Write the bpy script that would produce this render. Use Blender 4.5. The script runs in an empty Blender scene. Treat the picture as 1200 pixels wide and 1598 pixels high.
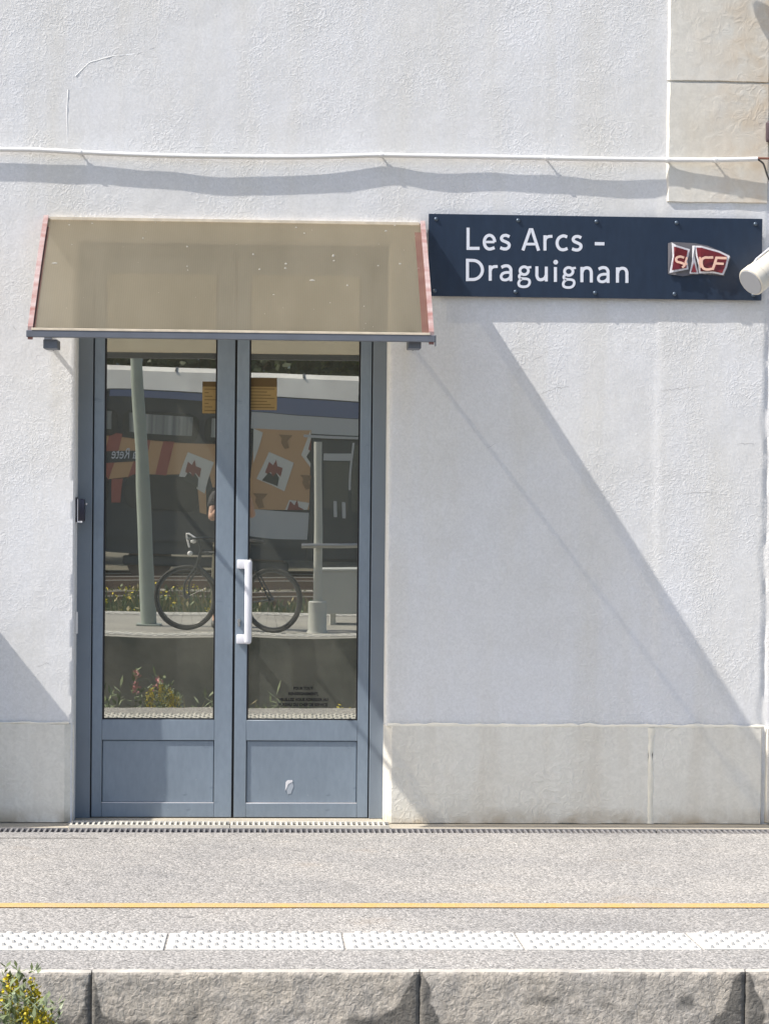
import bpy, bmesh, math, random
from mathutils import Vector, Matrix, noise
random.seed(7)
R = math.radians
scene = bpy.context.scene
C = scene.collection

# ------------------------------------------------------------------ camera
# wall plane Y=0, +Y goes into the building, Z=0 at the foot of the wall, metres
F = 3600.0                                   # focal length in 1200-px-wide picture units
CAM = Vector((0, -12, 1.79))
ycam = Vector((-180, 52, -F)).normalized()    # world +Y seen by the camera
up = Vector((0.009, 1, 0))
zcam = (up - ycam * up.dot(ycam)).normalized()
xcam = ycam.cross(zcam)
W2C = Matrix((xcam, ycam, zcam)).transposed()
C2W = W2C.transposed()
cd = bpy.data.cameras.new('camera')
cam = bpy.data.objects.new('camera', cd); C.objects.link(cam)
cam.matrix_world = Matrix.Translation(CAM) @ C2W.to_4x4()
cd.sensor_fit = 'HORIZONTAL'; cd.sensor_width = 36; cd.lens = 36 * F / 1200
cd.clip_start = 0.05; cd.clip_end = 4000
scene.camera = cam

def P(px, py, o):
    """world X,Z of picture point (px,py) on the vertical plane o metres in front of the wall"""
    d = C2W @ Vector((px - 600, 800 - py, -F))
    t = (-o - CAM.y) / d.y
    return CAM.x + d.x * t, CAM.z + d.z * t
MIR = 0.168                                   # glass plane
def Pm(px, py, o):
    """the same for a point seen mirrored in the door glass"""
    return P(px, py, -(o + 2 * MIR))

# ------------------------------------------------------------------ light
SUN = Vector((-3.15, -1.0, 3.94)).normalized()
w = bpy.data.worlds.new('World'); scene.world = w; w.use_nodes = True
nt = w.node_tree; bg = nt.nodes['Background']
sky = nt.nodes.new('ShaderNodeTexSky'); sky.sky_type = 'NISHITA'; sky.sun_disc = False
sky.sun_elevation = math.asin(SUN.z); sky.sun_rotation = math.atan2(SUN.x, SUN.y)
sky.air_density = 1.0; sky.dust_density = 2.5; sky.ozone_density = 1.0
nt.links.new(sky.outputs[0], bg.inputs[0]); bg.inputs[1].default_value = 0.130
sl = bpy.data.lights.new('sun', 'SUN'); sl.energy = 4.0; sl.angle = R(0.53); sl.color = (1.0, 0.955, 0.89)
so = bpy.data.objects.new('sun', sl); C.objects.link(so)
so.rotation_euler = SUN.to_track_quat('Z', 'Y').to_euler(); so.location = (-20, -10, 30)
scene.view_settings.view_transform = 'Standard'; scene.view_settings.look = 'None'
scene.view_settings.exposure = 0.57; scene.view_settings.gamma = 1.0
scene.view_settings.use_curve_mapping = False
scene.render.engine = 'CYCLES'
scene.cycles.use_denoising = True
scene.cycles.max_bounces = 8; scene.cycles.transparent_max_bounces = 12

# ------------------------------------------------------------------ materials
MATS = {}
def mat(name, col, rough=0.6, var=0.0, vscale=3.0, bump=0.0, bscale=40.0, bdist=0.004, metal=0.0, spec=0.5,
        col2=None, detail=6, dist=0.0, fine=0.0, fscale=200.0, stretch=None):
    if name in MATS: return MATS[name]
    m = bpy.data.materials.new(name); m.use_nodes = True; MATS[name] = m
    n = m.node_tree.nodes; l = m.node_tree.links; b = n['Principled BSDF']
    b.inputs['Base Color'].default_value = (*col, 1); b.inputs['Roughness'].default_value = rough
    b.inputs['Metallic'].default_value = metal; b.inputs['Specular IOR Level'].default_value = spec
    tc = n.new('ShaderNodeTexCoord'); vec = tc.outputs['Object']
    if stretch:
        mp = n.new('ShaderNodeMapping'); mp.inputs['Scale'].default_value = stretch
        l.new(vec, mp.inputs[0]); vec = mp.outputs[0]
    c = None
    if var or col2:
        t = n.new('ShaderNodeTexNoise'); t.inputs['Scale'].default_value = vscale; t.inputs['Detail'].default_value = detail
        t.inputs['Distortion'].default_value = dist
        l.new(vec, t.inputs['Vector'])
        rp = n.new('ShaderNodeValToRGB'); rp.color_ramp.elements[0].position = 0.32; rp.color_ramp.elements[1].position = 0.68
        c2 = col2 or tuple(x * (1 - var) for x in col)
        rp.color_ramp.elements[0].color = (*c2, 1); rp.color_ramp.elements[1].color = (*col, 1)
        l.new(t.outputs['Fac'], rp.inputs[0]); c = rp.outputs[0]
    if fine:
        t = n.new('ShaderNodeTexNoise'); t.inputs['Scale'].default_value = fscale; t.inputs['Detail'].default_value = 4
        l.new(vec, t.inputs['Vector'])
        mr = n.new('ShaderNodeMapRange'); mr.inputs[1].default_value = 0.3; mr.inputs[2].default_value = 0.7
        mr.inputs[3].default_value = 1 - fine; mr.inputs[4].default_value = 1 + fine
        l.new(t.outputs['Fac'], mr.inputs[0])
        mx = n.new('ShaderNodeMix'); mx.data_type = 'RGBA'; mx.blend_type = 'MULTIPLY'; mx.inputs[0].default_value = 1
        if c: l.new(c, mx.inputs[6])
        else: mx.inputs[6].default_value = (*col, 1)
        cb = n.new('ShaderNodeCombineColor')
        for i in range(3): l.new(mr.outputs[0], cb.inputs[i])
        l.new(cb.outputs[0], mx.inputs[7]); c = mx.outputs[2]
    if c: l.new(c, b.inputs['Base Color'])
    if bump:
        t = n.new('ShaderNodeTexNoise'); t.inputs['Scale'].default_value = bscale; t.inputs['Detail'].default_value = 5
        t.inputs['Distortion'].default_value = dist
        l.new(vec, t.inputs['Vector'])
        bp = n.new('ShaderNodeBump'); bp.inputs['Strength'].default_value = bump; bp.inputs['Distance'].default_value = bdist
        l.new(t.outputs['Fac'], bp.inputs['Height']); l.new(bp.outputs[0], b.inputs['Normal'])
    return m

def stucco(name, base, tint, warm, amount, scale=26.0, dirt=None):
    """painted render: trowelled ridges in patches, pinholes, slow colour drift, a few rain streaks"""
    m = bpy.data.materials.new(name); m.use_nodes = True; MATS[name] = m
    n = m.node_tree.nodes; l = m.node_tree.links; b = n['Principled BSDF']
    b.inputs['Roughness'].default_value = 0.82; b.inputs['Specular IOR Level'].default_value = 0.25
    tc = n.new('ShaderNodeTexCoord'); V = tc.outputs['Object']
    def nz(scale, det=4, dist=0.0, vec=V, rough=0.55):
        t = n.new('ShaderNodeTexNoise'); t.inputs['Scale'].default_value = scale; t.inputs['Detail'].default_value = det
        t.inputs['Distortion'].default_value = dist; t.inputs['Roughness'].default_value = rough
        l.new(vec, t.inputs['Vector']); return t.outputs['Fac']
    def ramp(v, a, bb, c0=(0, 0, 0), c1=(1, 1, 1)):
        r = n.new('ShaderNodeValToRGB'); r.color_ramp.elements[0].position = a; r.color_ramp.elements[1].position = bb
        r.color_ramp.elements[0].color = (*c0, 1); r.color_ramp.elements[1].color = (*c1, 1)
        l.new(v, r.inputs[0]); return r.outputs[0]
    def mth(op, x, y):
        q = n.new('ShaderNodeMath'); q.operation = op
        for i, s in enumerate((x, y)):
            if isinstance(s, (int, float)): q.inputs[i].default_value = s
            else: l.new(s, q.inputs[i])
        return q.outputs[0]
    c = ramp(nz(0.9, 5, 0.4), 0.35, 0.65, tint, base)
    mx = n.new('ShaderNodeMix'); mx.data_type = 'RGBA'
    mp = n.new('ShaderNodeMapping'); mp.inputs['Scale'].default_value = (5, 1, 0.5); l.new(V, mp.inputs[0])
    l.new(mth('MULTIPLY', ramp(nz(1.0, 5, 0.2, mp.outputs[0]), 0.45, 0.8), 0.6), mx.inputs[0])
    l.new(c, mx.inputs[6]); mx.inputs[7].default_value = (*warm, 1)
    mx2 = n.new('ShaderNodeMix'); mx2.data_type = 'RGBA'; mx2.blend_type = 'MULTIPLY'; mx2.inputs[0].default_value = 1
    l.new(mx.outputs[2], mx2.inputs[6]); l.new(ramp(nz(70, 3), 0.25, 0.6, (0.93, 0.93, 0.93), (1.0, 1.0, 1.0)), mx2.inputs[7])
    cav = n.new('ShaderNodeMix'); cav.data_type = 'RGBA'; cav.blend_type = 'MULTIPLY'; cav.inputs[0].default_value = 1      # relief shade painted in: hollows between the ridges darkened
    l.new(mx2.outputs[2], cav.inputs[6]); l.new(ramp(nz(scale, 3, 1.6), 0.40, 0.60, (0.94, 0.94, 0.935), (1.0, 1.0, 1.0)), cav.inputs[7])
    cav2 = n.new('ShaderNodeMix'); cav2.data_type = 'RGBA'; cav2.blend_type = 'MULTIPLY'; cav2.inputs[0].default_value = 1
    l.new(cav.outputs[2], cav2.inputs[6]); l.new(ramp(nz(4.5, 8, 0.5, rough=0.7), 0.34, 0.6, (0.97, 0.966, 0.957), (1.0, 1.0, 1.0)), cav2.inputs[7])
    colo = cav2.outputs[2]
    if dirt:                                        # grime with a ragged edge: (axis, from, to, colour)
        axn, a0, a1, dc = dirt
        sp = n.new('ShaderNodeSeparateXYZ'); l.new(V, sp.inputs[0])
        mr = n.new('ShaderNodeMapRange'); mr.inputs[1].default_value = a0; mr.inputs[2].default_value = a1; l.new(sp.outputs[axn], mr.inputs[0])
        f = mth('MULTIPLY', mr.outputs[0], ramp(nz(7, 6, 0.3), 0.34, 0.62))
        mx3 = n.new('ShaderNodeMix'); mx3.data_type = 'RGBA'; l.new(f, mx3.inputs[0]); l.new(colo, mx3.inputs[6]); mx3.inputs[7].default_value = (*dc, 1)
        colo = mx3.outputs[2]
    l.new(colo, b.inputs['Base Color'])
    mask = ramp(nz(2.1, 5, 0.8), 0.40, 0.66, (0.12,) * 3, (1,) * 3)
    ridge = nz(scale, 3, 1.6)                       # curly trowel ridges
    rid = ramp(ridge, 0.46, 0.62)
    rid = mth('MULTIPLY', rid, mask)
    fine = mth('MULTIPLY', nz(90, 4, 0.3), 0.35)
    v = n.new('ShaderNodeTexVoronoi'); v.inputs['Scale'].default_value = 7; l.new(V, v.inputs['Vector'])
    pit = mth('MULTIPLY', ramp(v.outputs['Distance'], 0.0, 0.06, (1,) * 3, (0,) * 3), 0.9)
    h = mth('ADD', mth('ADD', rid, fine), mth('MULTIPLY', nz(7, 4, 0.6), 1.1))
    h = mth('ADD', h, pit)
    mp3 = n.new('ShaderNodeMapping'); mp3.inputs['Scale'].default_value = (24, 1, 7); mp3.inputs['Rotation'].default_value = (0, 0.35, 0); l.new(V, mp3.inputs[0])
    h = mth('ADD', h, mth('MULTIPLY', nz(1.0, 3, 0.4, mp3.outputs[0]), 0.55))
    bp = n.new('ShaderNodeBump'); bp.inputs['Strength'].default_value = 1.0; bp.inputs['Distance'].default_value = amount
    l.new(h, bp.inputs['Height']); l.new(bp.outputs[0], b.inputs['Normal'])
    return m

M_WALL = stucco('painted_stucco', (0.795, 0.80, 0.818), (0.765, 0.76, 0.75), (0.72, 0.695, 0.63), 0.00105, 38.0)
M_QUOIN = stucco('painted_quoin', (0.76, 0.745, 0.70), (0.72, 0.69, 0.62), (0.68, 0.60, 0.47), 0.0010, 16, ('X', 2.1, 2.7, (0.60, 0.49, 0.36)))
M_PLINTH = stucco('painted_plinth', (0.83, 0.805, 0.73), (0.77, 0.745, 0.67), (0.64, 0.58, 0.48), 0.0013, 19, ('Z', 0.09, -0.01, (0.42, 0.35, 0.25)))
M_MORTAR = mat('cream_mortar', (0.90, 0.85, 0.72), 0.85, var=0.12, vscale=12, bump=0.6, bscale=60)
M_SEAM = mat('old_plaster_seam', (0.80, 0.79, 0.76), 0.85, col2=(0.78, 0.79, 0.80), vscale=14)
M_ASPH = None
def asphalt():
    m = bpy.data.materials.new('worn_asphalt'); m.use_nodes = True
    n = m.node_tree.nodes; l = m.node_tree.links; b = n['Principled BSDF']; b.inputs['Roughness'].default_value = 0.9
    tc = n.new('ShaderNodeTexCoord'); V = tc.outputs['Object']
    def nz(s, d, r=0.6, vec=V):
        t = n.new('ShaderNodeTexNoise'); t.inputs['Scale'].default_value = s; t.inputs['Detail'].default_value = d
        t.inputs['Roughness'].default_value = r; l.new(vec, t.inputs['Vector']); return t.outputs['Fac']
    def ramp(v, stops):
        r = n.new('ShaderNodeValToRGB')
        while len(r.color_ramp.elements) < len(stops): r.color_ramp.elements.new(0.5)
        for e, (p, c) in zip(r.color_ramp.elements, stops): e.position = p; e.color = (*c, 1)
        l.new(v, r.inputs[0]); return r.outputs[0]
    def mix(a, b_, f, mode='MIX'):
        q = n.new('ShaderNodeMix'); q.data_type = 'RGBA'; q.blend_type = mode
        if isinstance(f, float): q.inputs[0].default_value = f
        else: l.new(f, q.inputs[0])
        l.new(a, q.inputs[6])
        if isinstance(b_, tuple): q.inputs[7].default_value = (*b_, 1)
        else: l.new(b_, q.inputs[7])
        return q.outputs[2]
    vo = n.new('ShaderNodeTexVoronoi'); vo.inputs['Scale'].default_value = 108; l.new(V, vo.inputs['Vector'])
    cell = n.new('ShaderNodeSeparateColor'); l.new(vo.outputs['Color'], cell.inputs[0])
    chips = ramp(cell.outputs[0], [(0.0, (0.22, 0.215, 0.205)), (0.35, (0.355, 0.345, 0.33)), (0.7, (0.435, 0.42, 0.40)), (1.0, (0.58, 0.56, 0.53))])
    gap = ramp(vo.outputs['Distance'], [(0.35, (1, 1, 1)), (0.75, (0.62, 0.62, 0.62))])
    c = mix(chips, gap, 1.0, 'MULTIPLY')
    big = ramp(nz(1.1, 6), [(0.3, (0.84, 0.84, 0.85)), (0.7, (1.1, 1.08, 1.05))])
    c = mix(c, big, 1.0, 'MULTIPLY')
    c = mix(c, (0.30, 0.25, 0.20), ramp(nz(2.3, 4), [(0.62, (0, 0, 0)), (0.75, (0.4, 0.4, 0.4))]))
    c = mix(c, (0.13, 0.125, 0.12), ramp(nz(6.5, 2, 0.4), [(0.74, (0, 0, 0)), (0.76, (0.55, 0.55, 0.55))]))   # spots of gum and oil
    c = mix(c, (0.20, 0.19, 0.18), ramp(nz(0.8, 9, 0.75), [(0.55, (0, 0, 0)), (0.72, (0.45, 0.45, 0.45))]))
    l.new(c, b.inputs['Base Color'])
    ad = n.new('ShaderNodeMath'); ad.operation = 'SUBTRACT'; l.new(nz(60, 3), ad.inputs[0]); l.new(vo.outputs['Distance'], ad.inputs[1])
    bp = n.new('ShaderNodeBump'); bp.inputs['Strength'].default_value = 0.8; bp.inputs['Distance'].default_value = 0.003
    l.new(ad.outputs[0], bp.inputs['Height']); l.new(bp.outputs[0], b.inputs['Normal'])
    return m
M_ASPH = asphalt()
M_CONC = mat('gutter_concrete', (0.50, 0.45, 0.36), 0.85, var=0.3, vscale=5, bump=0.5, bscale=50, fine=0.15, stretch=(0.6, 3, 3))
def coping_mat():
    m = mat('coping_stone', (0.60, 0.53, 0.435), 0.9, col2=(0.45, 0.42, 0.38), vscale=2.6, detail=7, bump=0.8, bscale=62, dist=0.7,
            bdist=0.0058, fine=0.24, fscale=70)
    n = m.node_tree.nodes; l = m.node_tree.links; b = n['Principled BSDF']
    src = b.inputs['Base Color'].links[0].from_socket
    at = n.new('ShaderNodeAttribute'); at.attribute_name = 'wear'
    tc = n.new('ShaderNodeTexCoord'); t = n.new('ShaderNodeTexNoise'); t.inputs['Scale'].default_value = 14; t.inputs['Detail'].default_value = 8
    l.new(tc.outputs['Object'], t.inputs['Vector'])
    ad = n.new('ShaderNodeMath'); ad.operation = 'ADD'; l.new(at.outputs['Fac'], ad.inputs[0]); l.new(t.outputs['Fac'], ad.inputs[1])
    mr = n.new('ShaderNodeMapRange'); mr.inputs[1].default_value = 0.74; mr.inputs[2].default_value = 1.15; l.new(ad.outputs[0], mr.inputs[0])
    mx = n.new('ShaderNodeMix'); mx.data_type = 'RGBA'; mx.blend_type = 'MULTIPLY'; l.new(mr.outputs[0], mx.inputs[0]); l.new(src, mx.inputs[6]); mx.inputs[7].default_value = (0.36, 0.37, 0.38, 1)
    l.new(mx.outputs[2], b.inputs['Base Color'])
    return m
M_COPE = coping_mat()
M_STAIN = mat('coping_stain', (0.20, 0.19, 0.175), 0.95, var=0.4, vscale=12, bump=1.0, bscale=25, bdist=0.008)
M_EDGE = mat('coping_edge_catchlight', (0.55, 0.52, 0.46), 0.8, var=0.25, vscale=9)  # whitish arris, with light caught on the bevel put into the colour
M_TACT = mat('tactile_white', (0.60, 0.585, 0.545), 0.75, var=0.15, vscale=4, fine=0.08, fscale=150)
M_JOINT = mat('joint_dirt', (0.10, 0.095, 0.085), 0.95)
M_YEL = mat('yellow_paint', (0.64, 0.375, 0.12), 0.75, col2=(0.50, 0.36, 0.20), vscale=9, detail=8, fine=0.22, fscale=130, bump=0.5, bscale=130)
M_DOOR = mat('blue_grey_lacquer', (0.225, 0.275, 0.33), 0.42, var=0.16, vscale=5, fine=0.05, fscale=60, bump=0.06, bscale=30, stretch=(1, 1, 0.35))
M_DFRAME = mat('blue_grey_frame', (0.19, 0.225, 0.265), 0.42, var=0.1, vscale=4)
M_BLACK = mat('black_rubber', (0.008, 0.008, 0.01), 0.6)
M_BLKPL = mat('black_plastic', (0.02, 0.02, 0.035), 0.35)
M_NAVY = mat('navy_enamel', (0.014, 0.026, 0.052), 0.38, col2=(0.019, 0.032, 0.058), vscale=3, fine=0.1, fscale=30, stretch=(1, 1, 0.3))
M_LET = mat('sign_letter_white', (0.72, 0.74, 0.80), 0.5)
M_SCREW = mat('screw_metal', (0.10, 0.13, 0.17), 0.35, metal=0.5)
M_WHITE = mat('white_plastic', (0.80, 0.79, 0.77), 0.4, var=0.05, vscale=6)
M_CREAM = mat('cream_casing', (0.76, 0.71, 0.60), 0.42, var=0.05, vscale=8)
M_LENS = mat('grey_glass_front', (0.38, 0.385, 0.40), 0.35)
M_BAR = mat('grey_aluminium_bar', (0.15, 0.165, 0.195), 0.5, var=0.15, vscale=8)
M_PINK = mat('weathered_red_trim', (0.30, 0.14, 0.125), 0.6, col2=(0.46, 0.385, 0.375), vscale=9, detail=8, stretch=(1, 1, 3))
M_RED = mat('dark_red_trim', (0.115, 0.045, 0.035), 0.7, col2=(0.15, 0.078, 0.055), vscale=8)
M_CREAMEDGE = mat('cream_sealant', (0.78, 0.68, 0.53), 0.7, var=0.2, vscale=20)
M_HANDLE = mat('white_lacquer', (0.74, 0.74, 0.78), 0.3)
M_STEEL = mat('steel', (0.45, 0.45, 0.44), 0.35, metal=0.8)
M_LREDM = mat('logo_red', (0.20, 0.018, 0.022), 0.4, col2=(0.11, 0.012, 0.02), vscale=30)
M_LTXT = mat('logo_letter', (0.80, 0.52, 0.40), 0.5)
M_SILV = mat('logo_silver', (0.75, 0.74, 0.76), 0.35)
M_LGREY = mat('logo_backing', (0.16, 0.15, 0.16), 0.4)
M_CABB = mat('brown_cable', (0.22, 0.09, 0.06), 0.6)
M_CABK = mat('black_cable', (0.03, 0.028, 0.025), 0.6)
M_GALV = mat('galvanised_grating', (0.28, 0.27, 0.27), 0.55, var=0.35, vscale=30)
M_GRCR = mat('painted_grating', (0.66, 0.63, 0.56), 0.7, var=0.2, vscale=20)
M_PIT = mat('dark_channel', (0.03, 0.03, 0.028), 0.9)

def scuffs(m, dark, light):
    n = m.node_tree.nodes; l = m.node_tree.links; b = n['Principled BSDF']; src = b.inputs['Base Color'].links[0].from_socket
    tc = n.new('ShaderNodeTexCoord')
    for sc, rot, lo, col in ((( 9, 1, 26), 0.5, 0.66, dark), ((30, 1, 5), -0.2, 0.70, dark), ((14, 1, 40), 1.1, 0.71, light)):
        mp = n.new('ShaderNodeMapping'); mp.inputs['Scale'].default_value = sc; mp.inputs['Rotation'].default_value = (0, rot, 0); l.new(tc.outputs['Object'], mp.inputs[0])
        t = n.new('ShaderNodeTexNoise'); t.inputs['Scale'].default_value = 1; t.inputs['Detail'].default_value = 5; l.new(mp.outputs[0], t.inputs['Vector'])
        mr = n.new('ShaderNodeMapRange'); mr.inputs[1].default_value = lo; mr.inputs[2].default_value = lo + .1; mr.inputs[4].default_value = 0.6; l.new(t.outputs['Fac'], mr.inputs[0])
        mx = n.new('ShaderNodeMix'); mx.data_type = 'RGBA'; l.new(mr.outputs[0], mx.inputs[0]); l.new(src, mx.inputs[6]); mx.inputs[7].default_value = (*col, 1); src = mx.outputs[2]
    l.new(src, b.inputs['Base Color'])
scuffs(M_DOOR, (0.12, 0.15, 0.19), (0.42, 0.46, 0.50))
# polycarbonate canopy: lets part of the light through
def polycarb():
    m = bpy.data.materials.new('bronze_polycarbonate'); m.use_nodes = True
    n = m.node_tree.nodes; l = m.node_tree.links; b = n['Principled BSDF']; out = n['Material Output']
    tc = n.new('ShaderNodeTexCoord')
    t = n.new('ShaderNodeTexNoise'); t.inputs['Scale'].default_value = 1.0; t.inputs['Detail'].default_value = 9; t.inputs['Roughness'].default_value = 0.68
    mpp = n.new('ShaderNodeMapping'); mpp.inputs['Scale'].default_value = (5.5, 1.6, 1.6); l.new(tc.outputs['Object'], mpp.inputs[0]); l.new(mpp.outputs[0], t.inputs['Vector'])
    rp = n.new('ShaderNodeValToRGB'); rp.color_ramp.elements[0].position = 0.3; rp.color_ramp.elements[1].position = 0.72
    rp.color_ramp.elements[0].color = (0.175, 0.160, 0.122, 1); rp.color_ramp.elements[1].color = (0.24, 0.219, 0.172, 1)
    l.new(t.outputs['Fac'], rp.inputs[0])
    wv = n.new('ShaderNodeTexWave'); wv.wave_type = 'BANDS'; wv.bands_direction = 'X'; wv.inputs['Scale'].default_value = 28; wv.inputs['Distortion'].default_value = 0.15
    l.new(tc.outputs['Object'], wv.inputs['Vector'])
    mr = n.new('ShaderNodeMapRange'); mr.inputs[3].default_value = 0.86; mr.inputs[4].default_value = 1.06
    l.new(wv.outputs['Fac'], mr.inputs[0])
    cb = n.new('ShaderNodeCombineColor')
    for i in range(3): l.new(mr.outputs[0], cb.inputs[i])
    mx = n.new('ShaderNodeMix'); mx.data_type = 'RGBA'; mx.blend_type = 'MULTIPLY'; mx.inputs[0].default_value = 1
    l.new(rp.outputs[0], mx.inputs[6]); l.new(cb.outputs[0], mx.inputs[7]); l.new(mx.outputs[2], b.inputs['Base Color'])
    b.inputs['Roughness'].default_value = 0.5; b.inputs['Specular IOR Level'].default_value = 0.3
    bp = n.new('ShaderNodeBump'); bp.inputs['Strength'].default_value = 0.25; bp.inputs['Distance'].default_value = 0.002
    l.new(wv.outputs['Fac'], bp.inputs['Height']); l.new(bp.outputs[0], b.inputs['Normal'])
    tr = n.new('ShaderNodeBsdfTransparent'); tr.inputs[0].default_value = (0.95, 0.91, 0.82, 1)
    ts = n.new('ShaderNodeBsdfTranslucent'); ts.inputs[0].default_value = (0.88, 0.83, 0.73, 1)
    m1 = n.new('ShaderNodeMixShader'); m1.inputs[0].default_value = 0.42
    l.new(b.outputs[0], m1.inputs[1]); l.new(ts.outputs[0], m1.inputs[2])
    m2 = n.new('ShaderNodeMixShader'); m2.inputs[0].default_value = 0.43
    l.new(m1.outputs[0], m2.inputs[1]); l.new(tr.outputs[0], m2.inputs[2]); l.new(m2.outputs[0], out.inputs[0])
    return m
M_POLY = polycarb()

def mirror_glass():
    m = bpy.data.materials.new('reflective_door_glass'); m.use_nodes = True
    n = m.node_tree.nodes; l = m.node_tree.links; n.remove(n['Principled BSDF']); out = n['Material Output']
    g = n.new('ShaderNodeBsdfGlossy'); g.inputs['Roughness'].default_value = 0.0; g.inputs['Color'].default_value = (0.92, 0.90, 0.82, 1)
    tr = n.new('ShaderNodeBsdfTransparent'); tr.inputs[0].default_value = (0.72, 0.74, 0.66, 1)
    tc = n.new('ShaderNodeTexCoord'); t = n.new('ShaderNodeTexNoise'); t.inputs['Scale'].default_value = 1.3; t.inputs['Detail'].default_value = 1
    l.new(tc.outputs['Object'], t.inputs['Vector'])
    bp = n.new('ShaderNodeBump'); bp.inputs['Strength'].default_value = 1; bp.inputs['Distance'].default_value = 0.0009
    l.new(t.outputs['Fac'], bp.inputs['Height']); l.new(bp.outputs[0], g.inputs['Normal'])
    mx = n.new('ShaderNodeMixShader'); mx.inputs[0].default_value = 0.52
    l.new(tr.outputs[0], mx.inputs[1]); l.new(g.outputs[0], mx.inputs[2])
    df = n.new('ShaderNodeBsdfDiffuse'); df.inputs[0].default_value = (0.46, 0.47, 0.42, 1)     # film of dust
    m2 = n.new('ShaderNodeMixShader'); m2.inputs[0].default_value = 0.10
    l.new(mx.outputs[0], m2.inputs[1]); l.new(df.outputs[0], m2.inputs[2])
    l.new(m2.outputs[0], out.inputs[0]); return m
M_GLASS = mirror_glass()

# ------------------------------------------------------------------ builders
WL = {}
def wloc(o): return WL.get(o.name, Vector((0, 0, 0)))
def finish(name, me, m, parent=None, smooth=False, center=True):
    if center and len(me.vertices):
        xs = [v.co for v in me.vertices]
        c = Vector(((min(v.x for v in xs) + max(v.x for v in xs)) / 2, (min(v.y for v in xs) + max(v.y for v in xs)) / 2,
                    min(v.z for v in xs)))
        me.transform(Matrix.Translation(-c))
    else: c = Vector((0, 0, 0))
    if m: me.materials.append(m)
    if smooth:
        for p in me.polygons: p.use_smooth = True
    o = bpy.data.objects.new(name, me); C.objects.link(o)
    WL[o.name] = c
    o.location = c - (wloc(parent) if parent else Vector())
    if parent: o.parent = parent
    return o
def raw(name, verts, faces, m, parent=None, smooth=False, center=True):
    me = bpy.data.meshes.new(name); me.from_pydata([tuple(v) for v in verts], [], faces); me.validate(); me.update()
    return finish(name, me, m, parent, smooth, center)
class MB:
    def __init__(s): s.bm = bmesh.new()
    def box(s, x0, x1, y0, y1, z0, z1, bev=0.0, seg=1):
        b = bmesh.new(); bmesh.ops.create_cube(b, size=1)
        for v in b.verts:
            v.co = Vector(((x0 + x1) / 2 + v.co.x * (x1 - x0), (y0 + y1) / 2 + v.co.y * (y1 - y0), (z0 + z1) / 2 + v.co.z * (z1 - z0)))
        if bev: bmesh.ops.bevel(b, geom=b.edges[:], offset=bev, segments=seg, affect='EDGES', profile=0.5)
        s._add(b); return s
    def _add(s, b):
        me = bpy.data.meshes.new('t'); b.to_mesh(me); b.free(); s.bm.from_mesh(me); bpy.data.meshes.remove(me)
    def tube(s, pts, r, n=10, cap=True, closed=False):
        pts = [Vector(p) for p in pts]; rs = r if isinstance(r, (list, tuple)) else [r] * len(pts)
        rings = []; ref = None
        N = len(pts)
        for i, p in enumerate(pts):
            if closed: d = pts[(i + 1) % N] - pts[i - 1]
            else: d = pts[min(i + 1, N - 1)] - pts[max(i - 1, 0)]
            d.normalize()
            if ref is None:
                ref = d.cross(Vector((0, 0, 1)))
                if ref.length < 0.1: ref = d.cross(Vector((0, 1, 0)))
            a = (ref - d * ref.dot(d)).normalized(); ref = a; bb = d.cross(a)
            rings.append([s.bm.verts.new(p + (a * math.cos(t) + bb * math.sin(t)) * rs[i]) for t in [2 * math.pi * k / n for k in range(n)]])
        M = N if closed else N - 1
        for i in range(M):
            A = rings[i]; B = rings[(i + 1) % N]
            for k in range(n): s.bm.faces.new((A[k], A[(k + 1) % n], B[(k + 1) % n], B[k]))
        if cap and not closed:
            s.bm.faces.new(rings[0][::-1]); s.bm.faces.new(rings[-1])
        return s
    def poly(s, pts, thick):
        """pts: outline points (x,y,z) facing -Y; thickness goes to +Y"""
        f = [s.bm.verts.new(p) for p in pts]; b = [s.bm.verts.new((p[0], p[1] + thick, p[2])) for p in pts]
        s.bm.faces.new(f); s.bm.faces.new(b[::-1]); n = len(pts)
        for i in range(n): s.bm.faces.new((f[i], b[i], b[(i + 1) % n], f[(i + 1) % n]))
        return s
    def prism(s, prof, x0, x1):
        """prof: list of (y,z), extruded along x"""
        a = [s.bm.verts.new((x0, y, z)) for y, z in prof]; b = [s.bm.verts.new((x1, y, z)) for y, z in prof]; n = len(prof)
        s.bm.faces.new(a[::-1]); s.bm.faces.new(b)
        for i in range(n): s.bm.faces.new((a[i], a[(i + 1) % n], b[(i + 1) % n], b[i]))
        return s
    def ball(s, c, r, sc=(1, 1, 1), sub=2):
        b = bmesh.new(); bmesh.ops.create_icosphere(b, subdivisions=sub, radius=r)
        for v in b.verts: v.co = Vector((v.co.x * sc[0], v.co.y * sc[1], v.co.z * sc[2])) + Vector(c)
        s._add(b); return s
    def build(s, name, m, parent=None, smooth=False, center=True):
        bmesh.ops.recalc_face_normals(s.bm, faces=s.bm.faces)
        me = bpy.data.meshes.new(name); s.bm.to_mesh(me); s.bm.free()
        o = finish(name, me, m, parent, False, center)
        if smooth: autosmooth(me)
        return o
def autosmooth(me, ang=40):
    for p in me.polygons: p.use_smooth = True
    try: me.set_sharp_from_angle(angle=R(ang))
    except Exception: pass
def empty(name, loc, label, cat, group=None):
    o = bpy.data.objects.new(name, None); o.empty_display_size = 0.1; C.objects.link(o)
    o.location = loc; WL[o.name] = Vector(loc); tag(o, label, cat, group); return o
def tag(o, label=None, cat=None, group=None, kind=None):
    if label: o['label'] = label
    if cat: o['category'] = cat
    if group: o['group'] = group
    if kind: o['kind'] = kind
    return o
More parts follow.
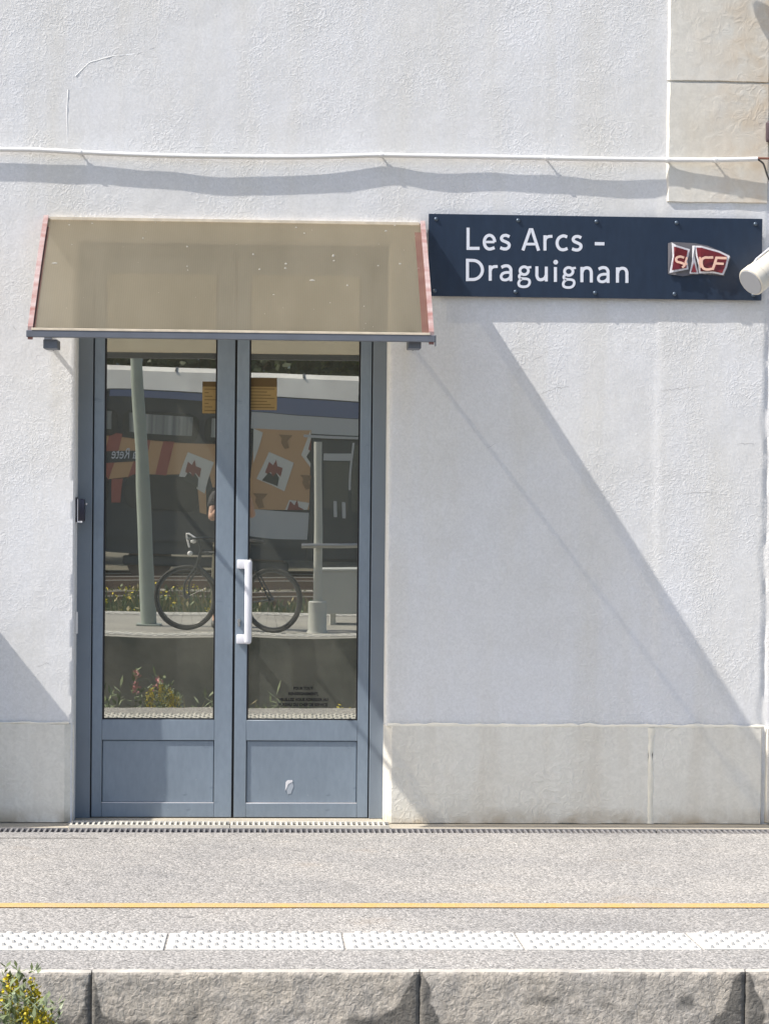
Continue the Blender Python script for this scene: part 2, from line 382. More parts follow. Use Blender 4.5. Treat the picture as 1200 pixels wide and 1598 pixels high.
def dup(o, parent=None, dx=Vector((0, 0, 0))):
    c = o.copy(); C.objects.link(c); c.location = o.location + dx
    WL[c.name] = wloc(o) + dx
    c.parent = parent if parent else None
    return c
def dup_tree(o, loc, label=None):
    r = o.copy(); C.objects.link(r); r.location = loc
    if label: r['label'] = label
    for ch in list(o.children):
        c = ch.copy(); C.objects.link(c); c.parent = r
        for g in ch.children:
            d = g.copy(); C.objects.link(d); d.parent = c
    return r
def fbm(x, y, z=0, o=3):
    return noise.fractal(Vector((x, y, z)), 1.0, 2.0, o)
def catmull(pts, k=8, closed=False):
    out = []; n = len(pts)
    for i in range(n if closed else n - 1):
        p0 = pts[(i - 1) % n] if closed or i > 0 else pts[i]; p1 = pts[i]; p2 = pts[(i + 1) % n]
        p3 = pts[(i + 2) % n] if closed or i + 2 < n else pts[(i + 1) % n]
        for j in range(k):
            t = j / k
            out.append(tuple(0.5 * ((2 * b) + (-a + c) * t + (2 * a - 5 * b + 4 * c - d) * t * t + (-a + 3 * b - 3 * c + d) * t ** 3)
                             for a, b, c, d in zip(p0, p1, p2, p3)))
    if not closed: out.append(tuple(pts[-1]))
    return out

# ================================================================== SETTING: platforms, track bed
SL = 0.142 / 4.29
def gz(o): return SL * o                       # surface height of the near platform
GX0, GX1 = -16.0, 16.0
def sheet(name, x0, x1, o0, o1, dz, m, nx=1):
    vs = [(x0, -o0, gz(o0) + dz), (x1, -o0, gz(o0) + dz), (x1, -o1, gz(o1) + dz), (x0, -o1, gz(o1) + dz)]
    return raw(name, vs, [(0, 1, 2, 3)] if False else [(3, 2, 1, 0)], m, None, center=False)

plat = tag(MB().prism([(-0.455, gz(0.455)), (-3.90, gz(3.90)), (-3.90, -0.8), (-0.455, -0.8)], GX0, GX1).build('platform', M_ASPH, center=False), kind='structure')
base = tag(MB().prism([(0.30, -0.006), (-0.262, -0.002), (-0.262, -0.8), (0.30, -0.8)], GX0, GX1).build('pavement_strip', M_CONC, center=False), kind='structure')
# drain channel bed under the gratings
tag(MB().prism([(-0.2625, -0.09), (-0.4545, -0.09), (-0.4545, -0.8), (-0.2625, -0.8)], GX0, GX1).build('channel_floor', M_PIT, center=False), kind='structure')
ln = tag(sheet('road_marking', GX0, GX1, 2.82, 2.932, 0.004, M_YEL), kind='structure')

# tactile slabs, laid one by one (parts of the platform)
TS = 0.635
def tactile_mesh():
    b = MB(); b.box(0.004, TS - 0.004, -3.90, -3.55, -0.02, 0.006, bev=0.002)
    nx, ny = 11, 6
    bm = b.bm
    for j in range(ny):
        for i in range(nx - (j % 2)):
            cx = 0.03 + (i + 0.5 * (j % 2)) * (TS - 0.06) / (nx - 1); cy = -3.875 + j * 0.30 / (ny - 1)
            r0, r1, h = 0.0160, 0.010, 0.0092
            a = [bm.verts.new((cx + r0 * math.cos(t), cy + r0 * math.sin(t), 0.006)) for t in [k * math.pi / 4 for k in range(8)]]
            c = [bm.verts.new((cx + r1 * math.cos(t), cy + r1 * math.sin(t), 0.006 + h)) for t in [k * math.pi / 4 for k in range(8)]]
            bm.faces.new(c)
            for k in range(8): bm.faces.new((a[k], a[(k + 1) % 8], c[(k + 1) % 8], c[k]))
    for v in bm.verts: v.co.z += gz(-v.co.y)
    return b
tx0 = P(260, 1470, 3.73)[0]
n0 = -10
first = None
for k in range(n0, 12):
    x = tx0 + k * TS
    if first is None:
        first = tactile_mesh().build('tactile_slab', M_TACT, None)
        first.parent = plat
        base_loc = Vector((x + TS / 2, first.location.y, first.location.z)); first.location = base_loc
    else:
        c = first.copy(); C.objects.link(c); c.parent = plat; c.location = base_loc + Vector(((k - n0) * TS, random.uniform(-.002, .002), random.uniform(-.0015, .0015)))
        c.rotation_euler = (0, 0, random.uniform(-.002, .002))

# coping stones
jx = [P(143, 1520, 4.29)[0], P(655, 1520, 4.29)[0], P(1163, 1520, 4.29)[0]]
step = (jx[2] - jx[0]) / 2
xs = [jx[0] + k * step for k in range(-9, 12)]; xs[9] = jx[0]; xs[10] = jx[1]; xs[11] = jx[2]
def coping(x0, x1, seed, hi):
    """rough-faced stone: displaced front face, worn arris"""
    x0 += 0.002; x1 -= 0.002
    nx = int((x1 - x0) / (0.012 if hi else 0.08)) + 1
    prof = [(3.90, gz(3.90)), (4.03, gz(4.03)), (4.17, gz(4.17)), (4.265, gz(4.265)), (4.28, gz(4.28) - .001), (4.288, gz(4.28) - 0.006)]
    zz = gz(4.29) - 0.014; k = 22 if hi else 5
    for i in range(k): prof.append((4.29, zz - i * (0.36 / k)))
    prof += [(4.29, zz - 0.36), (3.90, zz - 0.36)]
    vs = []; fs = []; P_ = len(prof)
    for i in range(nx + 1):
        x = x0 + (x1 - x0) * i / nx
        edge = min(x - x0, x1 - x)
        for j, (o, z) in enumerate(prof):
            oo, z2 = o, z
            if 4 <= j < P_ - 1:
                f = 0.0 if j < 5 else 1.0
                oo += f * (0.004 * fbm(x * 4 + seed, z * 5, 3) + 0.0032 * fbm(x * 22 + seed, z * 26, 1, 3))
                if edge < 0.010 and j > 4: oo -= 0.003 * (1 - edge / 0.010)
            if 3 <= j <= 5: z2 -= 0.004 * max(0, fbm(x * 7 + seed, 5, 2) + 0.1) 
            vs.append((x, -oo, z2))
    for i in range(nx):
        for j in range(P_ - 1):
            a = i * P_ + j; fs.append((a, a + P_, a + P_ + 1, a + 1))
    fs.append([nx * P_ + j for j in range(P_)]); fs.append([j for j in range(P_)][::-1])
    me = bpy.data.meshes.new('coping_stone'); me.from_pydata(vs, [], fs)
    o = finish('coping_stone', me, M_COPE, plat, False, center=False)
    o.data.materials.append(M_ASPH); o.data.materials.append(M_EDGE)
    at = o.data.attributes.new('wear', 'FLOAT', 'POINT')
    for k_, v in enumerate(vs):
        x, z = v[0], v[2]; t = min(1, max(0, (gz(4.29) - z) / 0.24)); s_ = 0.0
        for cxj, sc_ in ((jx[0], .35), (jx[1], 1.0), (jx[2], .8), (jx[2] + step, .7), (jx[0] - step, .8)):
            wl = (0.02 + 0.19 * t ** 1.15) * sc_ * (1 + .5 * fbm(z * 9, cxj, 1)); wr = (0.015 + 0.13 * t) * sc_ * (1 + .5 * fbm(z * 9, cxj, 6))
            d = x - cxj; q = 1 - (-d / wl if d < 0 else d / wr); s_ = max(s_, min(1, q * 3 + .1) if q > 0 else 0)
        low = 1.3 * (t - .55) + .9 * fbm(x * 3.2, z * 7, 12, 3); s_ = max(s_, min(1, max(0, low * 1.6)) * .8)
        at.data[k_].value = s_
    for i in range(nx):
        for j in range(P_ - 1):
            p = o.data.polygons[i * (P_ - 1) + j]
            p.material_index = 1 if j < 3 else (2 if j < 5 else 0)
            p.use_smooth = j > 5
    bm = bmesh.new(); bm.from_mesh(o.data); bmesh.ops.recalc_face_normals(bm, faces=bm.faces); bm.to_mesh(o.data); bm.free()
    return o
for i in range(len(xs) - 1):
    coping(xs[i], xs[i + 1], i * 3.7, 8 <= i <= 11)
for x in xs[6:14]:
    MB().prism([(-3.905, gz(3.905) - .0006), (-4.278, gz(4.278) - .0006), (-4.278, -.1), (-3.905, -.1)], x - .004, x + .004).build('joint_filler', M_ASPH, plat)
MB().box(GX0, GX1, -4.20, -3.905, -0.8, gz(3.9) - 0.3).build('retaining_wall', M_CONC, plat)
# thin grey seam lines in the asphalt near the wall
x_a = P(155, 1313, 0.6)[0]
raw('asphalt_seam', [(-6, -0.72, gz(.72) + .003), (x_a, -0.70, gz(.70) + .003), (x_a, -0.712, gz(.712) + .003), (-6, -0.735, gz(.735) + .003)], [(3, 2, 1, 0)], M_JOINT, plat, center=False)

# track bed and the island platform opposite
M_BALL = mat('ballast_ground', (0.20, 0.175, 0.14), 0.95, col2=(0.10, 0.10, 0.07), vscale=2.5, bump=1, bscale=14, bdist=0.05, fine=0.4, fscale=22)
M_RAILW = mat('rail_rust', (0.20, 0.13, 0.09), 0.5)
M_RAILT = mat('rail_top', (0.55, 0.50, 0.43), 0.4)
M_SLEEP = mat('concrete_sleeper', (0.40, 0.37, 0.32), 0.9, var=0.3, vscale=6)
M_IPLAT = mat('island_asphalt', (0.34, 0.33, 0.30), 0.9, var=0.2, vscale=2, fine=0.2, fscale=60, bump=0.4)
M_IFACE = mat('island_concrete', (0.34, 0.31, 0.25), 0.9, col2=(0.10,0.10,0.08), vscale=1.6, bump=0.8, bscale=10, bdist=0.02)
raw('ground', [(-900, -4.30, -0.78), (900, -4.30, -0.78), (900, -1400, -0.78), (-900, -1400, -0.78)], [(3, 2, 1, 0)], M_BALL, center=False)['kind'] = 'structure'
raw('ground_behind', [(-900, 900, -0.79), (900, 900, -0.79), (900, -4.30, -0.79), (-900, -4.30, -0.79)], [(3, 2, 1, 0)], M_BALL, center=False)['kind'] = 'structure'
IZ = 0.18
isl = tag(MB().prism([(-10.9, IZ), (-15.4, IZ), (-15.4, -0.78), (-10.9, -0.78)], -30, 30).build('island_platform', M_IPLAT, center=False), kind='structure')
MB().box(-30, 30, -10.897, -10.85, -0.78, IZ + 0.004).build('platform_edge', M_IFACE, isl)
for o0, o1 in ((11.2, 11.55), (14.75, 15.1)):
    raw('tactile_band', [(-30, -o0, IZ + .004), (30, -o0, IZ + .004), (30, -o1, IZ + .004), (-30, -o1, IZ + .004)], [(3, 2, 1, 0)], M_TACT, isl, center=False)
    b = MB()
    for i in range(-70, 70):
        for j in range(3):
            x = i * 0.11 + 0.05 * (j % 2); y = -(o0 + 0.07 + 0.1 * j); b.box(x - .03, x + .03, y - .03, y + .03, IZ + .003, IZ + .014)
    k = b.build('tactile_dots', mat('tactile_dot', (0.75, 0.73, 0.68), 0.7), isl); k['kind'] = 'stuff'
tag(MB().box(-60, 60, -70, -15.9, -0.9, -0.12).build('embankment', M_BALL, center=False), kind='structure')
for o0, z0 in ((6.6, -0.78), (21.5, -0.16), (26.5, -0.15), (33.4, -0.32)):
    t = tag(MB().box(-30, 30, -(o0 + 1.3), -(o0 - 1.3), z0 - 0.3, z0 + 0.06, bev=0.03).build('ballast_bed', M_BALL), kind='structure')
    for s in (-0.7175, 0.7175):
        y = -(o0 + s)
        MB().box(-30, 30, y - .035, y + .035, z0 + .10, z0 + .24).build('rail', M_RAILW, t)
        MB().box(-30, 30, y - .03, y + .03, z0 + .242, z0 + .255).build('rail_head', M_RAILT, t)
    s0 = None
    for i in range(40):
        x = -12 + i * 0.6
        if s0 is None: s0 = MB().box(x - .13, x + .13, -(o0 + 1.2), -(o0 - 1.2), z0 + .03, z0 + .098, bev=0.01).build('sleeper', M_SLEEP, t); l0 = s0.location.copy()
        else: c = s0.copy(); C.objects.link(c); c.parent = t; c.location = l0 + Vector((i * 0.6, 0, 0))

# ================================================================== STATION BUILDING
bld = empty('station_building', (0, 0.4, 0), 'whitewashed station building with rough plaster wall, grey stone plinth and blue-grey glazed double door', 'building')
XL = P(117.5, 800, 0)[0]; XR = P(603.5, 800, 0)[0]; ZT = P(360, 378, 0)[1]      # door opening
XQ = P(1038, 150, 0)[0]; ZQ = P(1110, 318, 0)[1]                                 # upper quoin edge/bottom
ZP = P(800, 1133, 0)[1]                                                           # plinth top
XP = P(1022, 900, 0)[0]
XC = P(1196.5, 700, 0)[0]                                                         # crease at building corner
TOPZ = 7.6
def wall_off(x, z):
    d = 0.0042 * fbm(x * 0.75 + 3, z * 0.8, 0, 2) + 0.0016 * fbm(x * 2.6, z * 3.0, 9, 3) + 0.0005 * fbm(x * 11, z * 11, 4, 2)
    if z < ZQ + 0.1:
        s = min(1, max(0, (x - XP + 0.012 + 0.01 * fbm(0, z * 3, 1)) / 0.025)); d += 0.0028 * s
    if x > XC - 0.03: 
        q = abs(x - XC - 0.012 * fbm(3, z * 4, 1)); d -= 0.010 * max(0, 1 - q / 0.014)
    return d
def axis(a, b, st, brk):
    v = [a]; 
    pts = sorted([p for p in brk if a < p < b] + [b])
    for p in pts:
        n = max(1, round((p - v[-1]) / st)); s = v[-1]
        for i in range(1, n + 1): v.append(s + (p - s) * i / n)
    return v
ax = axis(-9, -1.9, 0.6, []) [:-1] + axis(-1.9, 2.9, 0.018, [XL - 0.012, XR + 0.012, XC - .014, XC, XC + .014]) + axis(2.9, 8, 0.6, [])[1:]
az = axis(-0.02, 4.75, 0.018, [ZT + 0.012]) + axis(4.75, TOPZ, 0.5, [])[1:]
vs = []; idx = {}; fs = []
for j, z in enumerate(az):
    for i, x in enumerate(ax):
        idx[i, j] = len(vs)
        near_open = (XL - 0.05 < x < XR + 0.05 and z < ZT + 0.05)
        e = 0
        vs.append((x, -wall_off(x, z), z))
ox = (XL - 0.012, XR + 0.012); oz = ZT + 0.012
for j in range(len(az) - 1):
    for i in range(len(ax) - 1):
        cx = (ax[i] + ax[i + 1]) / 2; cz = (az[j] + az[j + 1]) / 2
        if ox[0] < cx < ox[1] and cz < oz: continue
        fs.append((idx[i, j], idx[i + 1, j], idx[i + 1, j + 1], idx[i, j + 1]))
# rounded arris and reveals
def strip(pa, pb, pc):
    pass
iL = min(range(len(ax)), key=lambda i: abs(ax[i] - ox[0])); iR = min(range(len(ax)), key=lambda i: abs(ax[i] - ox[1]))
jT = min(range(len(az)), key=lambda j: abs(az[j] - oz))
def reveal(side, i):
    xr = XL if side < 0 else XR
    prev = None
    for j in range(jT + 1):
        z = min(az[j], ZT) if j == jT else az[j]
        wob = 0.003 * fbm(side * 9, az[j] * 6, 2)
        a = idx[i, j]
        v = vs[a]
        n = len(vs)
        vs.extend([(xr + side * (0.008) + wob, 0.004, z), (xr + side * 0.002 + wob, 0.011, z), (xr, 0.03, z), (xr, 0.40, z)])
        cur = [a, n, n + 1, n + 2, n + 3]
        if prev:
            for k in range(4):
                f = (prev[k], prev[k + 1], cur[k + 1], cur[k]); fs.append(f if side < 0 else f[::-1])
        prev = cur
reveal(-1, iL); reveal(1, iR)
prev = None
for i in range(iL, iR + 1):
    x = min(max(ax[i], XL), XR); n = len(vs)
    vs.extend([(x, 0.012, ZT), (x, 0.40, ZT)]); cur = [idx[i, jT], n, n + 1]
    if prev:
        for k in range(2): fs.append((prev[k], cur[k], cur[k + 1], prev[k + 1]))
    prev = cur
wall = raw('plaster_wall', vs, fs, M_WALL, bld, center=False)
bm = bmesh.new(); bm.from_mesh(wall.data); bmesh.ops.recalc_face_normals(bm, faces=bm.faces)
# make sure the front looks out (-Y)
s = sum(f.normal.y for f in list(bm.faces)[:200])
if s > 0: bmesh.ops.reverse_faces(bm, faces=bm.faces)
bm.to_mesh(wall.data); bm.free(); autosmooth(wall.data, 50)
# building body behind the facade, roof and eave
M_INT = mat('interior_paint', (0.32, 0.33, 0.29), 0.8, var=0.15, vscale=1.5)
M_INTF = mat('interior_floor', (0.16, 0.15, 0.13), 0.6)
b = MB()
b.box(-3.2, 3.2, 4.6, 4.7, 0, 3.4); b.box(-3.3, -3.2, 0.42, 4.7, 0, 3.4); b.box(3.2, 3.3, 0.42, 4.7, 0, 3.4); b.box(-3.3, 3.3, 0.42, 4.7, 3.4, 3.5)
b.box(-3.3, XL - 0.02, 0.36, 0.41, 0, 3.4); b.box(XR + 0.02, 3.3, 0.36, 0.41, 0, 3.4); b.box(XL - .02, XR + .02, 0.36, 0.41, ZT + .02, 3.4)
b.build('interior_wall', M_INT, bld)
MB().box(-3.2, 3.2, 0.37, 4.6, -0.05, -0.004).build('interior_floor', M_INTF, bld)
M_TILE = mat('roof_tile', (0.42, 0.20, 0.12), 0.85, var=0.35, vscale=4, bump=1, bscale=8, bdist=.03)
MB().box(-9, -8.9, 0.02, 8, 0, TOPZ).box(7.9, 8, 0.02, 8, 0, TOPZ).box(-9, 8, 7.9, 8, 0, TOPZ).build('side_wall', M_WALL, bld)
MB().prism([(-0.5, TOPZ), (4, TOPZ + 2), (8.5, TOPZ), (8.5, TOPZ + .12), (4, TOPZ + 2.15), (-0.5, TOPZ + .12)], -9.4, 8.4).build('roof', M_TILE, bld)

def block(name, x0, x1, z0, z1, off, m, bl=0.012, br=0.012, bt=0.010, bb=0.010, seed=0, amp=0.002, depth=0.03, st=0.02):
    """stone/painted block proud of the wall with chamfered, slightly uneven arrises"""
    X = axis(x0 + bl, x1 - br, st, []); Z = axis(z0 + bb, z1 - bt, st, [])
    X = [x0, x0 + .0005] + X + [x1 - .0005, x1] if False else [x0] + X + [x1]; Z = [z0] + Z + [z1]
    vs = []; nX = len(X)
    for j, z in enumerate(Z):
        for i, x in enumerate(X):
            e = (i in (0, nX - 1)) or (j in (0, len(Z) - 1))
            o = off + amp * fbm(x * 3 + seed, z * 3, seed, 3) + amp * .5 * fbm(x * 14 + seed, z * 14, seed, 3)
            xx, zz = x, z
            wv = 0.0035 * fbm(x * 8, z * 8, seed + 5)
            if e: o = -0.012; 
            if i in (1, nX - 2): xx += wv
            if j in (1, len(Z) - 2): zz += wv
            vs.append((xx, -o, zz))
    fs = []
    for j in range(len(Z) - 1):
        for i in range(nX - 1):
            a = j * nX + i; fs.append((a, a + 1, a + nX + 1, a + nX))
    o = raw(name, vs, fs, m, bld, center=False); autosmooth(o.data, 35); return o
# plinth stones
PO = 0.022
xl = P(113, 1200, PO)[0]; xr = P(598, 1200, PO)[0]
xj = P(1015, 1200, PO)[0]
zb = -0.002
block('plinth_stone', -2.75, -1.62, zb, ZP, PO, M_PLINTH, seed=1, br=0.01)
block('plinth_stone', -1.60, xl + .004, zb, ZP + 0.004, PO, M_PLINTH, seed=2, br=0.045, bt=.008, bb=.003)
block('plinth_stone', xr, xj - 0.008, zb, ZP, PO, M_PLINTH, seed=3, bl=0.045, br=0.005, bt=.006, bb=.003)
block('plinth_stone', xj + 0.008, XC - 0.004, zb, ZP, PO - 0.002, M_PLINTH, seed=4, bl=.005, bt=.006, bb=.003)
block('plinth_stone', XC + 0.006, 4.0, zb, ZP, PO + .003, M_PLINTH, seed=5)
block('plinth_stone', 4.02, 8.0, zb, ZP, PO, M_PLINTH, seed=6, st=.1)
block('plinth_stone', -9.0, -2.77, zb, ZP, PO, M_PLINTH, seed=7, st=.1)
# raised mortar joints
def mortar(pts, wdt, name='mortar_joint'):
    path = []
    for i in range(len(pts) - 1):
        (x0, z0), (x1, z1) = pts[i], pts[i + 1]; n = max(2, int(math.hypot(x1 - x0, z1 - z0) / 0.02))
        for k in range(n + (i == len(pts) - 2)):
            t = k / n; x = x0 + (x1 - x0) * t; z = z0 + (z1 - z0) * t
            path.append((x + .003 * fbm(x * 9, z * 9, 3), z + .003 * fbm(x * 9, z * 9, 8)))
    vs = []; fs = []
    for i, (x, z) in enumerate(path):
        a = path[max(0, i - 1)]; c = path[min(len(path) - 1, i + 1)]; dx, dz = c[0] - a[0], c[1] - a[1]; L = math.hypot(dx, dz); nx, nz = -dz / L, dx / L
        w_ = wdt * (0.8 + 0.6 * fbm(i * .35, wdt * 99, 4))
        for u, o in ((-1, MO - .005), (-0.6, MO), (0.6, MO), (1, MO - .005)):
            vs.append((x + nx * w_ * u, -o - .0015 * fbm(i * .6, u, 2), z + nz * w_ * u))
    for i in range(len(path) - 1):
        for k in range(3):
            a = i * 4 + k; fs.append((a, a + 1, a + 5, a + 4))
    return raw(name, vs, fs, M_MORTAR if name == 'mortar_joint' else M_SEAM, bld, smooth=True, center=False)
MO = PO + 0.001
mortar([(xj, 0.0), (xj, ZP - 0.01)], 0.024)
MO = PO - 0.002
mortar([(xr + 0.02, ZP - 0.002), (XC, ZP - 0.002)], 0.013)
mortar([(-2.7, ZP + .002), (xl - 0.02, ZP + 0.002)], 0.006)
# upper quoin stones
QO = 0.017
zj = P(1110, 128, QO)[1]
block('quoin_stone', XQ, XC - 0.006, zj + 0.003, zj + 0.82, QO, M_QUOIN, bl=0.022, bb=.004, seed=11, amp=.0015)
block('quoin_stone', XQ, XC - 0.006, ZQ, zj - 0.002, QO, M_QUOIN, bl=0.022, bt=.005, bb=.006, seed=12, amp=.0015)
block('quoin_stone', XC + 0.004, XC + .6, ZQ, zj - 0.004, QO + .002, M_QUOIN, seed=13, amp=.0015)
block('quoin_stone', XC + 0.004, XC + .6, zj + 0.005, zj + .82, QO, M_QUOIN, seed=14, amp=.0015)
for q_ in range(5):
    block('quoin_stone', XQ, XC + .6, zj + 0.83 + .66 * q_, zj + 1.48 + .66 * q_, QO, M_QUOIN, bl=0.022, seed=15 + q_, amp=.0015, st=.05)
# old plaster seams on the upper wall
MO = 0.0002
def px_path(pts, o=0.0): return [P(x, y, o) for x, y in pts]
mortar(px_path([(106, 232), (105, 190), (106, 140)]), 0.0045, 'plaster_seam')
mortar(px_path([(118, 118), (140, 98), (175, 88), (215, 84), (262, 66)]), 0.005, 'plaster_seam')
# hairline cracks in the plaster
M_CRACK = mat('crack', (0.36, 0.35, 0.34), 0.95)
def crack(pts):
    w_ = []
    for i in range(len(pts) - 1):
        for k in range(10):
            t = k / 10; px = pts[i][0] + (pts[i + 1][0] - pts[i][0]) * t; py = pts[i][1] + (pts[i + 1][1] - pts[i][1]) * t
            w_.append((px + 2.0 * fbm(px * .15, py * .15, 3), py + 2.0 * fbm(px * .15, py * .15, 8)))
    vs = []; fs = []
    for i, (px, py) in enumerate(w_):
        t = i / (len(w_) - 1); x, z = P(px, py, 0); h = .0011 * math.sin(math.pi * min(1, t + .08)) * (.7 + .6 * abs(fbm(i * .5, 1)))
        o = wall_off(x, z) + .0009
        vs += [(x, -o, z - h), (x + h * .6, -o, z + h)]
    for i in range(len(w_) - 1): fs.append((2 * i, 2 * i + 2, 2 * i + 3, 2 * i + 1))
    raw('hairline_crack', vs, fs, M_CRACK, bld, center=False)
for c_ in ([(828, 566), (850, 552), (868, 540)], [(838, 618), (868, 606), (888, 604), (893, 580)], [(1147, 694), (1168, 693), (1190, 692)], [(652, 705), (648, 735), (642, 775)], [(760, 700), (778, 690)],
           [(1060, 771), (1100, 770), (1132, 770)], [(1030, 610), (1060, 608), (1120, 598)], [(20, 508), (24, 520)], [(58, 1042), (72, 1036), (84, 1040)]): crack(c_)
# threshold
MB().box(XL + .002, XR - .002, -0.0, 0.40, -0.06, -0.001, bev=.003).build('door_threshold', M_CONC, bld)

# ---- door (part of the building): frame, two leaves
YF = 0.146
def X(px, y=800): return P(px, y, -YF)[0]
def Z(py, x=360): return P(x, py, -YF)[1]
# lean compensated: use px measured at mid height (y~850)
fx = [X(118, 850), X(143.5, 850), X(145.5, 850), X(364.5, 850), X(368, 850), X(577.5, 850), X(579.5, 850), X(604, 850)]
zt = ZT; zb_ = 0.004
fr = MB()
fr.box(fx[0] - .02, fx[1], YF - 0.012, YF + .06, zb_ - .004, zt, bev=.002)
fr.box(fx[6], fx[7] + .02, YF - 0.012, YF + .06, zb_ - .004, zt, bev=.002)
fr.box(fx[1], fx[6], YF - 0.012, YF + .06, zt - 0.06, zt, bev=.002)
frame = fr.build('door_frame', M_DFRAME, bld)
MB().box(fx[1] - .001, fx[2] + .001, YF + .012, YF + .05, 0, zt - .06).build('seal', M_BLACK, frame)
MB().box(fx[3] - .001, fx[4] + .001, YF + .012, YF + .05, 0, zt - .06).build('seal', M_BLACK, frame)
MB().box(fx[5] - .001, fx[6] + .001, YF + .012, YF + .05, 0, zt - .06).build('seal', M_BLACK, frame)
zg0 = Z(1125); zp1 = Z(1157); zp0 = Z(1255); zlt = zt - 0.064
def leaf(x0, x1, g0, g1, p0, p1, label):
    lf = MB()
    lf.box(x0, g0, YF, YF + .045, zb_, zlt, bev=.002)
    lf.box(g1, x1, YF, YF + .045, zb_, zlt, bev=.002)
    lf.box(g0, g1, YF + .0004, YF + .045, zp1, zg0, bev=.002)
    lf.box(g0, g1, YF + .0004, YF + .045, zb_, zp0, bev=.002)
    lf.box(g0, g1, YF + .0004, YF + .045, zlt - .09, zlt, bev=.002)
    if p0 > g0 + .003: lf.box(g0, p0, YF + .0008, YF + .04, zp0, zp1)
    o = lf.build('door_leaf', M_DOOR, bld, smooth=True); o['label'] = label
    MB().box(p0 + .003, p1 - .003, YF + .009, YF + .03, zp0 + .003, zp1 - .003, bev=.003).build('kick_panel', M_DOOR, o)
    MB().box(p0 - .002, p1 + .002, YF + .030, YF + .040, zp0 - .002, zp1 + .002).build('panel_backing', M_DOOR, o)
    MB().box(g0 + .001, g1 - .001, MIR, MIR + .006, zg0 + .001, zlt - .09).build('glass_pane', M_GLASS, o)
    # black glazing gasket round the pane
    g = MB()
    for a in (g0, g1 - .009): g.box(a + .0005, a + .0085, YF + .005, MIR - .001, zg0, zlt - .09)
    g.box(g0 + .0085, g1 - .0085, YF + .008, MIR - .001, zg0 + .0005, zg0 + .006)
    g.build('gasket', M_BLACK, o)
    # pale bead at the panel's foot
    MB().box(p0, p1, YF + .002, YF + .009, zp0, zp0 + .0028).build('panel_bead', M_SILV, o)
    return o
g = [X(161.5, 850), X(337, 850), X(387, 850), X(560.5, 850)]
pp = [X(157, 1200), X(334, 1200), X(382, 1200), X(560, 1200)]
lf1 = leaf(fx[2], fx[3], g[0], g[1], max(g[0], pp[0]), min(g[1], pp[1]), 'left leaf of the blue-grey glazed door, without handle')
lf2 = leaf(fx[4], fx[5], g[2], g[3], max(g[2], pp[2]), min(g[3], pp[3]), 'right leaf of the blue-grey glazed door, with white pull handle')
# pull handle
hz1 = Z(874, 385); hz0 = Z(1005, 385)
hx = X(387.5, 940) ; 
hnd = MB()
def roundbar(b, cx, cy, z0, z1, wx, wy): b.box(cx - wx / 2, cx + wx / 2, cy - wy / 2, cy + wy / 2, z0, z1, bev=min(wx, wy) * 0.42, seg=4)
roundbar(hnd, hx, YF - .072, hz0, hz1, .038, .038)
for zc in (Z(881, 385), Z(997.5, 385)):
    hnd.box(X(369.5, 940), hx - .004, YF - .066, YF - .040, zc - .024, zc + .024, bev=.005, seg=2)
    hnd.box(X(369.5, 940), X(379, 940), YF - .045, YF, zc - .022, zc + .022, bev=.004)
hnd.build('pull_handle', M_HANDLE, lf2, smooth=True)
lk = MB(); lx, lz = X(373, 973), Z(973, 373)
lk.tube([(lx, YF - .012, lz + .012), (lx, YF + .01, lz + .012)], 0.009, 12); lk.box(lx - .006, lx + .006, YF - .009, YF + .01, lz - .018, lz + .01, bev=.002)
lk.build('lock_cylinder', M_STEEL, lf2, smooth=True)
kx, kz = X(372, 1003), 0
# chipped paint mark on the right panel
cp = [(447, 1222), (456, 1221), (458, 1229), (454, 1240), (449, 1241), (447, 1234)]
b = MB(); b.poly([(P(x, y, -(YF + .006))[0], YF + .0075, P(x, y, -(YF + .006))[1]) for x, y in cp][::-1], .003); b.build('paint_chip', mat('chipped_primer', (0.36, 0.40, 0.45), .6), lf2)
b = MB(); b.poly([(P(x, y, -(YF + .006))[0], YF + .0060, P(x, y, -(YF + .006))[1]) for x, y in [(446, 1222), (445, 1236), (450, 1225), (457, 1221), (456, 1219), (449, 1219)]], .002); b.build('paint_chip', M_SILV, lf2)
# hinge on the left jamb
MB().box(XL + .0005, XL + .012, 0.05, 0.07, P(120, 990, -.06)[1], P(120, 956, -.06)[1], bev=.002).build('hinge', M_WHITE, frame)

# ---- black reader on the left jamb
rd = empty('card_reader', (XL + .03, .02, P(125, 817, -.02)[1]), 'small black access reader box on the left jamb of the door', 'card reader')
z0, z1 = P(125, 817, -.02)[1], P(125, 777, -.02)[1]
xa, xb_ = P(118, 800, 0)[0], P(134, 800, 0)[0]
MB().box(XL + .0005, XL + .010, .012, .075, z0 + .004, z1, bev=.003).build('mounting_plate', M_BLKPL, rd)
MB().box(XL + .010, XL + .047, .014, .070, z0 + .006, z1 - .008, bev=.007, seg=2).build('housing', M_BLKPL, rd, smooth=True)
MB().box(XL + .0095, XL + .013, .0105, .013, z0 + .002, z1 - .008).box(XL + .0131, XL + .035, .0105, .0135, z0 + .002, z0 + .010).build('chrome_strip', M_SILV, rd)
MB().ball((XL + .052, .05, z1 - .035), .006).build('indicator', M_SILV, rd)

